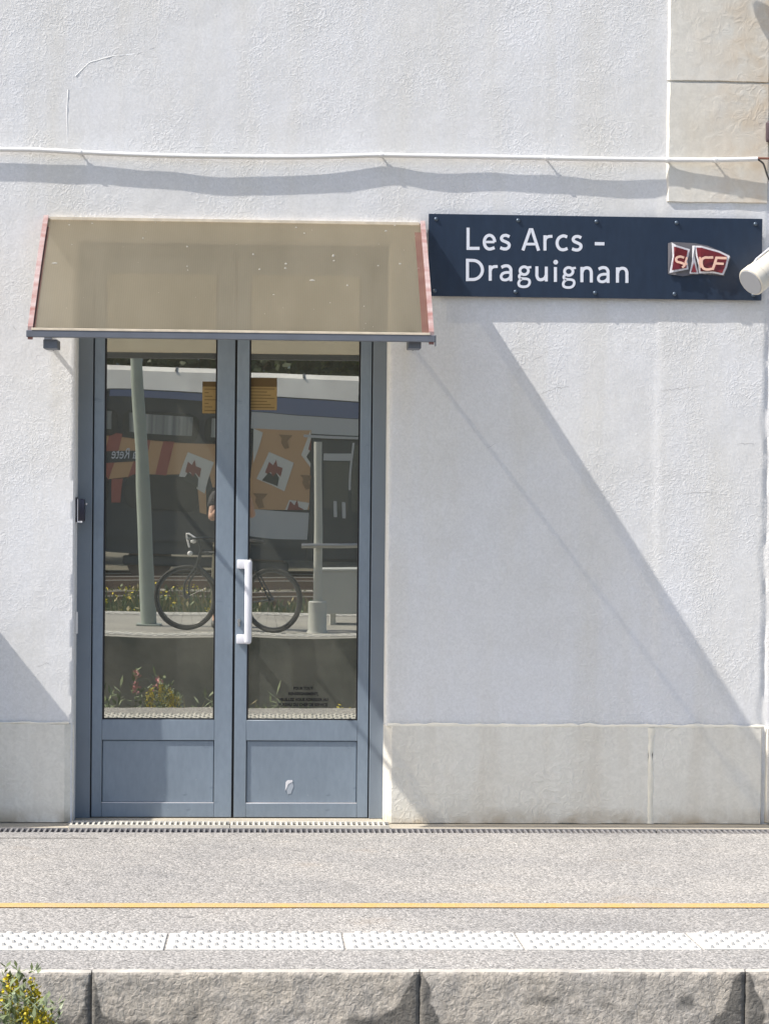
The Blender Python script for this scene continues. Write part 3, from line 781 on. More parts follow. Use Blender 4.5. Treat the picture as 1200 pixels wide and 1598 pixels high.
# ================================================================== NOTICES behind the glass
M_KRAFT = mat('ochre_paper', (0.30, 0.205, 0.08), 0.8, var=0.15, vscale=10); M_KRAFTD = mat('brown_shade_print', (0.10, 0.062, 0.022), 0.8)  # the darker brown serves the printed lines and the painted shade
M_INK = mat('black_ink', (0.01, 0.01, 0.01), 0.8)
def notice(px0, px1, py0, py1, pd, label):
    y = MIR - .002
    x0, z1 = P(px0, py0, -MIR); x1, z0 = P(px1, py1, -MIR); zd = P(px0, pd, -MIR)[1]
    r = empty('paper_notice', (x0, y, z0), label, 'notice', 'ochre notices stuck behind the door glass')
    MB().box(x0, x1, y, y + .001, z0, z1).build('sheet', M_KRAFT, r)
    MB().box(x0, x1, y - .0008, y - .0003, zd, z1).build('shaded_band', M_KRAFTD, r)  # shade across the top of the sheet, painted as a dark band
    b = MB(); n = 7
    for i in range(n):
        zz = z0 + (zd - z0) * (i + .7) / (n + .5); b.box(x0 + .012, x1 - .012 - .02 * (i % 3), y - .0008, y - .0003, zz, zz + .0035)
    k = b.build('printed_line', M_KRAFTD, r); k['kind'] = 'stuff'
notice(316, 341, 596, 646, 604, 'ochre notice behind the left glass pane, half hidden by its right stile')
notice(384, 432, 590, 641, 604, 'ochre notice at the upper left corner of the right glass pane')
# printed request on clear film, low on the right pane
x0, z1 = P(426, 1066, -MIR); x1, z0 = P(520, 1125, -MIR)
nf = empty('door_lettering', (x0, MIR - .001, z0), 'four lines of small black capitals low on the right glass pane', 'notice')
def text_obj(s, name, size, x, y, z, m, parent, width=None, rot=None, ext=0.0005, align='CENTER', bold=0.0):
    cu = bpy.data.curves.new(name, 'FONT'); cu.body = s; cu.size = size; cu.align_x = align; cu.extrude = ext; cu.offset = bold
    t = bpy.data.objects.new(name, cu); C.objects.link(t); bpy.context.view_layer.update()
    dg = bpy.context.evaluated_depsgraph_get(); me = bpy.data.meshes.new_from_object(t.evaluated_get(dg))
    bpy.data.objects.remove(t); 
    xs_ = [v.co.x for v in me.vertices]; wd = max(xs_) - min(xs_)
    sx = (width / wd) if width else 1
    cx = (max(xs_) + min(xs_)) / 2 if align == 'CENTER' else min(xs_)
    me.transform(Matrix.Translation((-cx, 0, 0))); me.transform(Matrix.Diagonal((sx, 1, 1, 1)))
    me.transform(Matrix.Rotation(R(90), 4, 'X'))
    if rot: me.transform(rot)
    me.transform(Matrix.Translation((x, y, z)))
    me.materials.clear()
    return finish(name, me, m, parent)
for s_, y_, xa_, xb_2 in (('POUR TOUT', 1077.5, 458, 488.5), ('RENSEIGNEMENT,', 1086, 450, 497), ('VEUILLEZ VOUS ADRESSER AU', 1095, 435, 512), ('BUREAU DU CHEF DE SERVICE', 1103, 435, 511)):
    xa, za = P(xa_, y_, -MIR); xb3, _ = P(xb_2, y_, -MIR)
    text_obj(s_, 'text_line', 0.021, (xa + xb3) / 2, MIR - .0006, za, M_INK, nf, width=xb3 - xa, bold=0.0009)

# ================================================================== CANOPY
zc1L = P(73, 341, 0)[1]; zc1 = P(365, 345.5, 0)[1]; EO = 0.76
zc0 = P(360, 519, EO)[1]
cxL = P(66, 345, 0)[0]; cxR = P(664, 350, 0)[0]
cxL0 = P(46, 520, EO)[0]; cxR0 = P(676, 526, EO)[0]
cxL = (cxL + cxL0) / 2; cxR = (cxR + cxR0) / 2
can = empty('door_canopy', ((cxL + cxR) / 2, 0, zc0), 'sloping canopy of brown translucent sheet with faded red side trims over the double door', 'canopy')
def cprof(t):   # t 0 wall .. 1 outer
    o = 0.012 + (EO - 0.012) * t
    z = zc1 + (zc0 - zc1) * t + 0.018 * math.sin(math.pi * t)
    return o, z
NT = 10
prof = [(-cprof(i / NT)[0], cprof(i / NT)[1]) for i in range(NT + 1)]
th = 0.012
MB().prism(prof + [(y, z - th) for y, z in prof[::-1]], cxL + 0.0248, cxR - 0.0248).build('translucent_sheet', M_POLY, can)
for sgn, x in ((-1, cxL), (1, cxR)):
    x0, x1 = (x, x + 0.0245) if sgn < 0 else (x - 0.0245, x)
    up_ = [(y, z + 0.016) for y, z in prof]; dn = [(y, z - 0.048) for y, z in prof[::-1]]
    MB().prism(up_ + dn, x0, x1).build('side_trim', M_PINK, can)
    x0, x1 = (x + .025, x + 0.036) if sgn < 0 else (x - 0.058, x - .025)
    MB().prism([(y, z + 0.0035) for y, z in prof[1:]] + [(y, z + 0.0005) for y, z in prof[::-1][:-1]], x0, x1).build('trim_lip', M_RED, can)
MB().prism([(-0.004, zc1 + .004), (-0.022, zc1 + .006), (-0.022, zc1 - .012), (-0.004, zc1 - .02)], cxL + .03, cxR - .03).build('wall_flashing', M_CREAMEDGE, can)
MB().box(cxL - .006, cxR + .006, -EO - .016, -EO + .030, zc0 - 0.036, zc0 - 0.0035, bev=.002).build('front_bar', M_BAR, can)
MB().box(cxL + .02, cxR - .02, -EO - .018, -EO - .004, zc0 - 0.003, zc0 + 0.008, bev=.001).build('front_lip', M_CREAMEDGE, can)
MB().box(cxR + .0065, cxR + .0095, -EO - .016, -EO + .030, zc0 - 0.055, zc0 - 0.0035).build('end_cap', M_BAR, can)
for pa, pb in ((68, 90), (637, 657)):
    zz = P(pb, 546, EO)[1]
    xa = P(pa, 535, EO - .05)[0]; xb4 = P(pb, 535, EO - .05)[0]
    bx = P(75, 548, 0)[0] if pa < 100 else P(642, 548, 0)[0]
    zw = P(642, 546, 0)[1] if pa > 100 else P(75, 541, 0)[1]
    b = MB(); 
    b.box(xa, xb4, -EO + .031, -EO + .19, zz + .006, zz + .050, bev=.002)
    b.build('bracket_foot', M_BAR, can)
    c = MB()
    zo = zz + .004
    c.tube([(bx, 0.0, zw + .02), ((bx + (xa + xb4) / 2) / 2, -0.38, (zw + zo) / 2 + .02), ((xa + xb4) / 2, -EO + .195, zo + .014)], 0.015, 4)
    c.build('bracket_arm', M_BAR, can)
    MB().box(bx - .02, bx + .02, -.006, 0, zw + .002, zw + .10, bev=.002).build('wall_plate', M_BAR, can)
# bird droppings and grit on the sheet
M_DROP = mat('dropping', (0.52, 0.50, 0.44), 0.8)
def on_sheet(px, py):
    for k in range(200):
        t = k / 199; o, z = cprof(t)
        zz = P(px, py, o)[1]
        if z <= zz: return P(px, py, o)[0], -o - .001, z
    return None
drops = [(85, 411, 9, 3), (108, 351, 3, 2), (144, 349, 3, 2), (292, 385, 3, 3), (292, 416, 2, 2), (112, 382, 2, 2), (223, 372, 3, 2), (395, 397, 3, 3), (405, 421, 3, 3),
         (446, 412, 4, 3), (445, 419, 3, 3), (462, 355, 3, 2), (475, 364, 3, 2), (520, 400, 4, 5), (521, 407, 3, 3), (542, 446, 3, 3), (487, 438, 9, 3), (602, 361, 4, 3), (616, 352, 3, 2),
         (648, 369, 2, 2), (653, 419, 4, 2), (300, 342, 5, 2), (515, 473, 2, 2), (568, 478, 2, 2), (427, 460, 3, 2), (340, 345, 3, 2), (590, 415, 3, 2), (624, 412, 4, 3), (293, 292 + 130, 2, 2)]
b = MB(); rnd = random.Random(3)
for px, py, w_, h_ in drops:
    q = on_sheet(px, py)
    if q: b.ball(q, 0.0022, (w_ * .85, .5 * h_ / 2, h_ * .85), 1)
for i in range(26):
    q = on_sheet(rnd.uniform(80, 650), 345 + 170 * rnd.random() ** 1.6)
    if q: b.ball(q, 0.0016, (rnd.uniform(.6, 1.6), .6, rnd.uniform(.6, 1.4)), 1)
k = b.build('bird_dropping', M_DROP, can); k['kind'] = 'stuff'

# ================================================================== STATION NAME SIGN
so_ = 0.030
sx0, sz1 = P(669, 334.5, so_ + .006); sx1, _ = P(1190, 341.5, so_ + .006); sz0 = P(672, 463, so_ + .006)[1]
sz1 = (P(669, 334.5, so_)[1] + P(1190, 341.5, so_)[1]) / 2; sz0 = (P(671, 463, so_)[1] + P(1190, 469.5, so_)[1]) / 2
sg = empty('station_sign', ((sx0 + sx1) / 2, 0, sz0), 'navy enamel sign reading Les Arcs - Draguignan with a peeling red railway badge', 'sign')
MB().box(sx0, sx1, -so_ - .004, -so_, sz0, sz1, bev=.0015).build('sign_panel', M_NAVY, sg)
for x in (sx0 + .06, (sx0 + sx1) / 2, sx1 - .06):
    MB().box(x - .02, x + .02, -so_ + .0005, -0.001, sz0 + .03, sz1 - .03).build('spacer', M_SCREW, sg)
srow = []
for i in range(5):
    for top in (0, 1):
        px = (680, 808, 930, 1055, 1178)[i] if top else (679, 805, 929, 1053, 1176)[i]
        x = P(px, 400, so_)[0]; z = sz1 - 0.028 if top else sz0 + .028
        if not srow:
            s0 = MB().ball((x, -so_ - .005, z), .0115, (1, .75, 1), 2).build('screw', M_SCREW, sg, smooth=True); srow.append((s0, x, z))
        else:
            c = s0.copy(); C.objects.link(c); c.parent = sg; c.location = s0.location + Vector((x - srow[0][1], 0, z - srow[0][2]))
# lettering as flat strokes, 0.8 mm thick
def glyph(strokes, wd=20.5, name='letter'):
    b = MB(); lay = 0
    for st in strokes:
        kind, pts = st[0], st[1]
        closed = kind == 'o'
        if kind in ('c', 'o'): pts = catmull(pts, 8, closed)
        W = wd * (st[2] if len(st) > 2 else 1)
        n = len(pts); left = []; right = []
        for i, p in enumerate(pts):
            a = pts[i - 1] if (closed or i > 0) else p; c = pts[(i + 1) % n] if (closed or i < n - 1) else p
            def un(u, v):
                dx, dy = v[0] - u[0], v[1] - u[1]; L = math.hypot(dx, dy); return (dx / L, dy / L) if L > 1e-6 else None
            d1 = un(a, p); d2 = un(p, c); d1 = d1 or d2; d2 = d2 or d1
            mx_, my_ = -(d1[1] + d2[1]), (d1[0] + d2[0]); L = math.hypot(mx_, my_); mx_, my_ = mx_ / L, my_ / L
            cosv = max(0.35, mx_ * -d1[1] + my_ * d1[0]); h = W / 2 / cosv
            left.append((p[0] + mx_ * h, p[1] + my_ * h)); right.append((p[0] - mx_ * h, p[1] - my_ * h))
        y = -so_ - .0048 - lay * .00025; lay += 1
        def w3(q):
            x_, z_ = P(715 + q[0] / 4.2857, 345 + q[1] / 4.2857, so_ + .005); return (x_, y, z_)
        bl = [b.bm.verts.new(w3(q)) for q in left]; br = [b.bm.verts.new(w3(q)) for q in right]
        m_ = n if closed else n - 1
        for i in range(m_): b.bm.faces.new((bl[i], bl[(i + 1) % n], br[(i + 1) % n], br[i]))
    o = b.build(name, M_LET, sg)
    s = sum(p.normal.y for p in o.data.polygons)
    return o
def arc(cx, cy, rx, ry, a0, a1, n=18): return [(cx + rx * math.cos(R(a0 + (a1 - a0) * i / n)), cy + ry * math.sin(R(a0 + (a1 - a0) * i / n))) for i in range(n + 1)]
def sh(g, dx, dy): return [(s_[0], [(x + dx, y + dy) for x, y in s_[1]], *s_[2:]) for s_ in g]
gL = [('l', [(66, 46), (66, 184.5), (143, 184.5)])]
ge = [('l', [(176, 142), (242, 142)], .8), ('l', arc(209, 143, 35, 46, 0, -270, 26) + [(218, 188.5), (243, 180)])]
gs = [('c', [(343, 107), (322, 98), (300, 101), (289, 116), (296, 131), (318, 141), (338, 153), (340, 172), (326, 186), (304, 188), (281, 180)])]
gA = [('l', [(432, 198), (481, 60), (493, 60), (538, 200)]), ('l', [(451, 156), (522, 156)], .85)]
gr = [('l', [(580, 97), (580, 199)]), ('c', [(580, 138), (586, 118), (603, 106), (630, 104)], .95)]
gc = [('c', [(729, 108), (703, 101), (677, 112), (663, 135), (663, 162), (678, 187), (704, 194), (731, 185)])]
gD = [('l', [(62, 254), (62, 404)]), ('l', [(62, 265), (92, 265)] + arc(98, 329, 64, 64, -90, 90, 16)[1:] + [(92, 393), (62, 393)])]
gr2 = sh(gr, -366, 202)
ga = [('c', [(289, 312), (312, 302), (336, 304), (350, 320), (352, 345), (352, 404)]), ('c', [(350, 346), (322, 346), (297, 354), (287, 374), (296, 392), (318, 396), (338, 388), (350, 374)], .9)]
gg = [('o', [(441 + 28 * math.cos(R(a)), 334 + 26 * math.sin(R(a))) for a in range(0, 360, 30)], .9), ('l', [(458, 314), (489, 310)], .75),
      ('c', [(422, 355), (409, 366), (411, 381), (430, 387), (456, 389), (474, 397), (477, 417), (464, 436), (438, 442), (412, 436), (404, 419), (411, 401), (426, 390)], .85)]
gu = [('c', [(526, 305), (526, 345), (527, 372), (538, 391), (558, 394), (578, 384), (588, 366)]), ('l', [(589, 307), (589, 406)])]
gi = [('l', [(650, 310), (650, 409)]), ('o', [(652 + 8 * math.cos(R(a)), 277 + 8 * math.sin(R(a))) for a in range(0, 360, 45)], .75)]
gn = [('l', [(827, 309), (827, 411)]), ('c', [(827, 350), (836, 326), (856, 315), (878, 320), (889, 340), (890, 372), (890, 413)])]
for gl in (gL, ge, gs, gA, gr, gc, sh(gs, 480, 7), [('l', [(913, 153), (978, 154)], 1.05)], gD, gr2, ga, gg, gu, gi, sh(gg, 298, 5), gn, sh(ga, 650, 12), sh(gn, 238, 3)):
    glyph(gl)
# red badge, buckled sheet pieces
def bp_(pts, o, m, name, th=.003, curve=True):
    w_ = [(*P(1020 + x / 6.667, 350 + y / 6.667, o), o) for x, y in pts]
    b = MB(); b.poly([(x, -o - .004 * math.sin(i * 1.7), z) for i, (x, z, _) in enumerate(w_)], th); return b.build(name, m, sg)
bp_([(150, 200), (190, 188), (430, 200), (560, 225), (780, 320), (800, 345), (735, 540), (480, 520), (300, 545), (150, 520)], .042, M_LGREY, 'badge_backing')
bp_([(188, 192), (235, 222), (378, 262), (352, 380), (362, 472), (163, 510), (197, 350)], .055, M_SILV, 'badge_rim')
bp_([(212, 235), (232, 240), (355, 275), (335, 380), (342, 455), (190, 482), (214, 350)], .060, M_LREDM, 'badge_panel')
bp_([(404, 226), (426, 226), (424, 330), (466, 520), (372, 516), (400, 380)], .055, M_SILV, 'badge_rim')
bp_([(420, 400), (446, 502), (390, 502)], .060, M_LREDM, 'badge_panel')
bp_([(428, 226), (495, 228), (690, 282), (792, 332), (762, 450), (724, 533), (620, 512), (472, 514), (466, 430), (440, 330)], .055, M_SILV, 'badge_rim')
bp_([(446, 245), (492, 247), (680, 298), (768, 340), (742, 446), (712, 512), (620, 494), (490, 492), (484, 420), (456, 330)], .060, M_LREDM, 'badge_panel')
def badge_letter(strokes):
    b = MB()
    for k, (pts, W) in enumerate(strokes):
        for i in range(len(pts) - 1):
            (x0, y0), (x1, y1) = pts[i], pts[i + 1]; L = math.hypot(x1 - x0, y1 - y0); nx, ny = -(y1 - y0) / L * W / 2, (x1 - x0) / L * W / 2
            ex, ey = (x1 - x0) / L * W * .3, (y1 - y0) / L * W * .3
            q = [(x0 + nx - ex, y0 + ny - ey), (x1 + nx + ex, y1 + ny + ey), (x1 - nx + ex, y1 - ny + ey), (x0 - nx - ex, y0 - ny - ey)]
            b.poly([(P(1020 + x / 6.667, 350 + y / 6.667, .068)[0], -.0683 - .0003 * i - .0002 * k, P(1020 + x / 6.667, 350 + y / 6.667, .068)[1]) for x, y in q], .0015)
    return b.build('badge_letter', M_LTXT, sg)
badge_letter([(catmull([(310, 350), (275, 340), (238, 355), (240, 390), (285, 405), (320, 425), (300, 450)], 4), 24)])
badge_letter([([(345, 350), (330, 400), (345, 420)], 18)])
badge_letter([([(484, 350), (478, 400), (492, 450)], 20)])
badge_letter([(catmull([(612, 348), (570, 350), (530, 352), (500, 375), (500, 430), (520, 465), (560, 475), (605, 468)], 4), 26)])
badge_letter([([(655, 350), (640, 400), (615, 470)], 26), ([(655, 352), (752, 356)], 26), ([(640, 410), (722, 415)], 24)])

# ================================================================== CABLE CONDUIT
cp_ = [(-300, 229, 18), (-120, 231, 19), (0, 233.5, 20), (60, 234.5, 21), (125, 238, 18), (190, 241, 22), (250, 243, 24), (320, 244.5, 29), (400, 245.5, 28), (480, 245.5, 26), (540, 244, 22), (595, 242.5, 18),
       (650, 243.5, 25), (740, 245, 21), (800, 246, 24), (853, 247, 25), (930, 248.5, 31), (1000, 249.5, 30), (1036, 250, 30), (1075, 250, 38), (1125, 250, 47), (1182, 248.5, 58)]
cnd = empty('cable_conduit', (P(600, 243, .03)[0], 0, P(600, 243, .03)[1]), 'thin white conduit sagging along the wall above the canopy and sign', 'conduit')
def rough_z(s): return s
pts = []
for px, py, shd in catmull(cp_, 6):
    o = shd / 300 / 3.94 + 0.013
    if px > 1030: o = max(o, 0.034)
    x, z = P(px, py, o); pts.append((x, -o, z))
MB().tube(pts, 0.0125, 12).build('tube', M_WHITE, cnd, smooth=True)
for px in (125, 592, 855, 1040, 1112):
    q = min(pts, key=lambda p: abs(p[0] - P(px, 243, .03)[0]))
    b = MB(); b.tube([(q[0] - .008, q[1], q[2]), (q[0] + .008, q[1], q[2])], 0.0155, 12)
    b.tube([(q[0], q[1] + .008, q[2]), (q[0], 0.004, q[2])], .0045, 8); b.build('clip', M_WHITE, cnd, smooth=True)
q = pts[-1]
MB().tube(catmull([q, (q[0] + .03, q[1], q[2] + .004), (q[0] + .3, q[1] + .01, q[2] + .0), (q[0] + .9, q[1] + .01, q[2])], 5), 0.006, 8).build('wire', M_CABB, cnd, smooth=True)
e1 = P(1192, 262, .05); e2 = P(1201, 285, .06)
MB().tube(catmull([q, (e1[0] - .01, q[1] - .005, e1[1] + .022), (e1[0], q[1] - .008, e1[1]), (e2[0], q[1] - .015, e2[1]), (e2[0] + .1, q[1] - .02, e2[1] - .15)], 6), 0.0048, 8).build('wire', M_CABK, cnd, smooth=True)
# dark junction box at the picture's right margin
jb = empty('junction_box', (P(1215, 222, .05)[0], 0, P(1215, 222, .05)[1]), 'small dark brown box at the right margin above the wires', 'junction box')
x0 = P(1196, 205, .05)[0]; z0 = P(1196, 222, .05)[1]; z1 = P(1196, 189, .05)[1]
M_JB = mat('brown_plastic', (0.07, 0.045, 0.055), 0.5)
MB().box(x0, x0 + .14, -.065, -.022, z0, z1, bev=.012, seg=3).build('case', M_JB, jb, smooth=True)
MB().box(x0 + .01, x0 + .13, -.070, -.066, z0 + .01, z1 - .01, bev=.002).build('lid', M_JB, jb)

# ================================================================== SPEAKER / LAMP cylinder at right
ctr = Vector((P(1171.5, 441, .34)[0], -.34, P(1171.5, 441, .34)[1]))
axd = Vector((0.72, 0.42, 0.55)).normalized()
prj = empty('sound_projector', ctr, 'cream cylindrical loudspeaker projector pointing down beside the right end of the sign', 'loudspeaker')
rr = 0.077
b = MB(); b.tube([ctr + axd * 0.0, ctr + axd * .004, ctr + axd * .05, ctr + axd * .054], [rr - .004, rr, rr, rr - .004], 40); b.build('front_ring', M_CREAM, prj, smooth=True)
b = MB(); b.tube([ctr + axd * .0545, ctr + axd * .30, ctr + axd * .33, ctr + axd * .345], [rr - .003, rr - .003, rr - .015, rr - .045], 40); b.build('body', M_CREAM, prj, smooth=True)
b = MB(); b.tube([ctr - axd * .0035, ctr - axd * .0005], [rr - .010, rr - .008], 40); b.build('front_cover', M_LENS, prj, smooth=True)
side = axd.cross(Vector((0, 0, 1))).normalized(); upv = side.cross(axd).normalized()
h0 = ctr + axd * .09 + upv * (rr + .004)
b = MB(); b.tube([ctr + axd * .075 + upv * (rr - .004), h0 + axd * .01, h0 + axd * .13, ctr + axd * .26 + upv * (rr + .015), ctr + axd * .30 + upv * (rr + .05)], [.006, .005, .006, .008, .010], 8)
b.build('bracket', M_SILV, prj, smooth=True)
e = ctr + axd * .30 + upv * (rr + .05)
MB().tube([e, (e.x + .08, -.05, e.z + .04), (e.x + .08, 0.02, e.z + .04)], .013, 8).build('wall_arm', M_SILV, prj, smooth=True)

# ================================================================== DRAIN GRATINGS
def grating(name, x0, x1, o0, o1, zt_, m, sp, label, bw):
    g = empty(name, ((x0 + x1) / 2, -(o0 + o1) / 2, zt_), label, 'drain grate')
    L = x1 - x0; n = max(1, round(L / 1.0)); seg = L / n
    first = None
    for k in range(n):
        a = x0 + k * seg
        if first is None:
            b = MB()
            for o in (o0, o1 - .014): b.box(a + .002, a + seg - .002, -(o + .014), -o, zt_ - .03, zt_)
            if o1 - o0 > .2: b.box(a + .002, a + seg - .002, -((o0 + o1) / 2 + .006), -((o0 + o1) / 2 - .006), zt_ - .03, zt_ - .001)
            c = int(seg / sp)
            for i in range(c):
                xx = a + .004 + i * (seg - .008) / c; b.box(xx, xx + bw, -(o1 - .0145), -(o0 + .0145), zt_ - .025, zt_ - .0015)
            first = b.build('grating_section', m, g); fl = first.location.copy()
        else:
            c_ = first.copy(); C.objects.link(c_); c_.parent = g; c_.location = fl + Vector((k * seg, 0, 0))
    return g
grating('drain_grate', -8, 8, .265, .452, gz(.3) - .001, M_GALV, .028, 'long dark metal slotted grate along the foot of the station wall', .010)
gx0 = P(109, 1290, .1)[0]; gx1 = P(607, 1290, .1)[0]
# short one in front of the door sits in a shallow frame on the strip
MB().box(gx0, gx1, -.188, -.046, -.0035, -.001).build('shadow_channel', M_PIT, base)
grating('door_grate', gx0, gx1, .045, .19, .012, M_GRCR, .0275, 'short cream-coated slotted grate right in front of the door threshold', .011)

# ================================================================== unseen box added outside the frame at left to throw the shadow
cb_ = empty('left_shadow_caster', (P(-120, 835, 0)[0] - .45, -.19, 0), 'unseen grey box added left of the door to cast a shadow on the wall', 'shadow caster')
ex = P(-120, 835, 0)[0]; ez = P(-120, 835, 0)[1]
M_CASTER = mat('grey_caster', (0.30, 0.31, 0.32), 0.5, var=.1)
MB().box(ex - .9, ex, -.365, -.024, .006, ez, bev=.004).build('case', M_CASTER, cb_)
MB().box(ex - .86, ex - .04, -.375, -.3655, .06, ez - .05, bev=.003).build('door', M_CASTER, cb_)  # face plate of the added box
# unseen lantern shape added above the top right corner, only for its shadow
lx, lz = P(1110, -118, .3)
wl = empty('corner_shadow_caster', (lx, -.3, lz), 'unseen lantern shape added high on the corner quoin to cast a shadow', 'lamp')
MB().tube([(lx, -.02, lz + .25), (lx, -.2, lz + .3), (lx, -.24, lz + .2)], .015, 8).build('arm', M_BAR, wl, smooth=True)
MB().tube([(lx, -.24, lz + .2), (lx, -.24, lz + .12), (lx, -.24, lz + .05)], [.03, .08, .13], 24).build('hood', M_BAR, wl, smooth=True)
MB().ball((lx, -.24, lz + .03), .07, (1, 1, 1), 3).build('globe', M_WHITE, wl, smooth=True)
MB().box(lx - .06, lx + .06, -.03, -.018, lz + .15, lz + .35, bev=.004).build('wall_plate', M_BAR, wl)

# ================================================================== BEHIND THE CAMERA (seen mirrored in the door glass)
# ---- train standing beyond the island platform
TO = 32.0
TG = 0.045                                     # it stands on a gradient
M_TWHITE = mat('train_roof_white', (0.78, 0.77, 0.74), 0.6, var=0.35, vscale=.8, stretch=(1, 1, .3))
M_TBLUE = mat('train_blue_band', (0.16, 0.20, 0.34), 0.45)
M_TGREY = mat('train_light_grey', (0.55, 0.56, 0.57), 0.45)
M_TDARK = mat('train_dark_grey', (0.075, 0.08, 0.085), 0.5, var=.2, vscale=2)
M_TORA = mat('train_orange', (0.62, 0.38, 0.20), 0.5); M_TRED = mat('train_red', (0.40, 0.13, 0.10), 0.5)
M_TGL = mat('train_window', (0.03, 0.035, 0.035), 0.12)
M_BLIND = mat('window_blind', (0.45, 0.46, 0.44), 0.7, col2=(0.16, 0.17, 0.17), vscale=3, detail=1, stretch=(3, 1, 0.01))
def tp(px, py, o=TO):
    """train point: removes the gradient so that parts can be laid out square"""
    x, z = Pm(px, py, o); return x, z + TG * x
trn = empty('passenger_train', (0, 0, 0), 'passenger train in orange and red livery beyond the island platform, mirrored in the door glass', 'train')
def tz(py): return tp(420, py)[1]
xe = tp(552, 700)[0]                          # coach end
x0t = -14.0
YB = -TO
b = MB(); b.prism([(YB, tz(850)), (YB, tz(625)), (YB - .10, tz(612)), (YB - 2.7, tz(612)), (YB - 2.8, tz(850))], x0t, xe + 1.2); b.build('body', M_TDARK, trn)
b = MB(); b.prism([(YB - .02, tz(621)), (YB - .25, tz(588)), (YB - .6, tz(579)), (YB - 2.2, tz(579)), (YB - 2.78, tz(621))], x0t, xe - .1); b.build('roof', M_TWHITE, trn, smooth=False)
b = MB(); b.prism([(YB - .02, tz(621)), (YB - .3, tz(604)), (YB - 2.4, tz(604)), (YB - 2.78, tz(621))], xe - .1, xe + .9); b.build('roof_end', M_TWHITE, trn)
for px in (460, 260, 60):
    b = MB(); xx = tp(px, 600)[0]; b.prism([(YB - .235, tz(587)), (YB - .59, tz(578)), (YB - .6, tz(577.4)), (YB - .23, tz(586))], xx - .02, xx + .02); b.build('roof_seam', M_TDARK, trn)
xs_ = tp(384, 700)[0]
def panel(px0, px1, py0, py1, m, name, lift=.01, th=.01, xabs=None):
    a = tp(px0, 700)[0]; c = tp(px1, 700)[0]
    return MB().box(a, c, YB + lift - th + .001, YB + lift, tz(py1), tz(py0)).build(name, m, trn)
panel(384, 580, 623, 647, M_TBLUE, 'blue_band'); panel(384, 580, 648, 674, M_TGREY, 'grey_band')
panel(160, 383, 623, 634, M_TBLUE, 'blue_band')
panel(384, 477, 798, 836, M_TGREY, 'lower_panel')
def quad(name, pts, m, lift):
    w_ = [tp(x, y) for x, y in pts]
    b = MB(); b.poly([(x, YB + lift, z) for x, z in w_], -.004); return b.build(name, m, trn)
# livery: orange field, slanted red stripes
quad('livery_field', [(80, 676), (384, 700), (384, 766), (325, 762), (320, 742), (160, 750), (80, 750)], M_TORA, .012)
for x in (150, 195, 234):
    quad('livery_stripe', [(x + 14, 678), (x + 32, 679), (x + 17, 752), (x - 1, 752)], M_TRED, .018)
quad('livery_stripe', [(172, 750), (188, 750), (187, 787), (174, 787)], M_TRED, .018)
quad('livery_stripe', [(304, 766), (316, 764), (316, 800), (306, 798)], M_TORA, .018)
quad('text_band', [(140, 705), (214, 705), (214, 723), (140, 723)], M_TDARK, .024)
# lettering on the band (reads the right way round on the train itself)
xa, za = tp(212, 719); xb5, _ = tp(168, 719)
text_obj('ala Rete', 'livery_lettering', .30, -(xa + xb5) / 2, 0, 0, M_LET, None, width=abs(xa - xb5), rot=None)
ob = bpy.data.objects['livery_lettering']; ob.data.transform(Matrix.Rotation(math.pi, 4, 'Z')); ob.parent = trn
ob.location = ((xa + xb5) / 2, YB + .032, za)
quad('livery_field', [(388, 672), (476, 672), (476, 797), (388, 797)], M_TORA, .012)
M_EMBW = mat('emblem_white', (0.72, 0.71, 0.66), .5); M_EMBR = mat('emblem_red', (0.28, 0.09, 0.07), .5); M_EMBK = mat('emblem_dark', (0.06, 0.065, 0.055), .5)
M_EMBB = mat('emblem_brown', (0.30, 0.18, 0.09), .5)
def emblem(cx, cy, s=1.0, clip=None):
    sq = [(cx - 24 * s, cy + 12 * s), (cx - 10 * s, cy - 33 * s), (cx + 31 * s, cy - 13 * s), (cx + 19 * s, cy + 35 * s)]
    def cl(p): return p if not clip else [(min(max(x, clip[0]), clip[1]), min(max(y, clip[2]), clip[3])) for x, y in p]
    quad('emblem_field', cl(sq), M_EMBW, .024)
    k = s * .95
    quad('emblem_mountain', cl([(cx - 16 * k, cy + 16 * k), (cx - 7 * k, cy + 2 * k), (cx - 1 * k, cy + 8 * k), (cx + 4 * k, cy + 4 * k), (cx + 10 * k, cy + 14 * k), (cx + 9 * k, cy + 28 * k)]), M_EMBK, .032)
    quad('emblem_bird', cl([(cx - 13 * k, cy + 2 * k), (cx - 9 * k, cy - 17 * k), (cx - 2 * k, cy - 10 * k), (cx + 2 * k, cy - 20 * k), (cx + 5 * k, cy - 8 * k), (cx + 14 * k, cy - 4 * k), (cx + 12 * k, cy + 12 * k), (cx + 5 * k, cy + 4 * k), (cx, cy + 11 * k), (cx - 4 * k, cy + 2 * k), (cx - 9 * k, cy + 5 * k)]), M_EMBR, .034)
emblem(296, 738, .95); emblem(420, 738, .95)
cl = (388, 476, 672, 797)
emblem(484, 700, .95, (455, 476.5, 672, 797)); emblem(372, 690, .95, (388, 410, 672, 797)); emblem(455, 800, .95, (440, 476, 783, 797))
for cx, cy in ((432, 688), (468, 755), (402, 782)):
    quad('emblem_animal', [(cx - 8, cy - 9), (cx + 14, cy - 8), (cx + 6, cy + 1), (cx + 9, cy + 12), (cx + 2, cy + 14), (cx - 4, cy + 4), (cx - 3, cy - 3)], M_EMBB, .024)
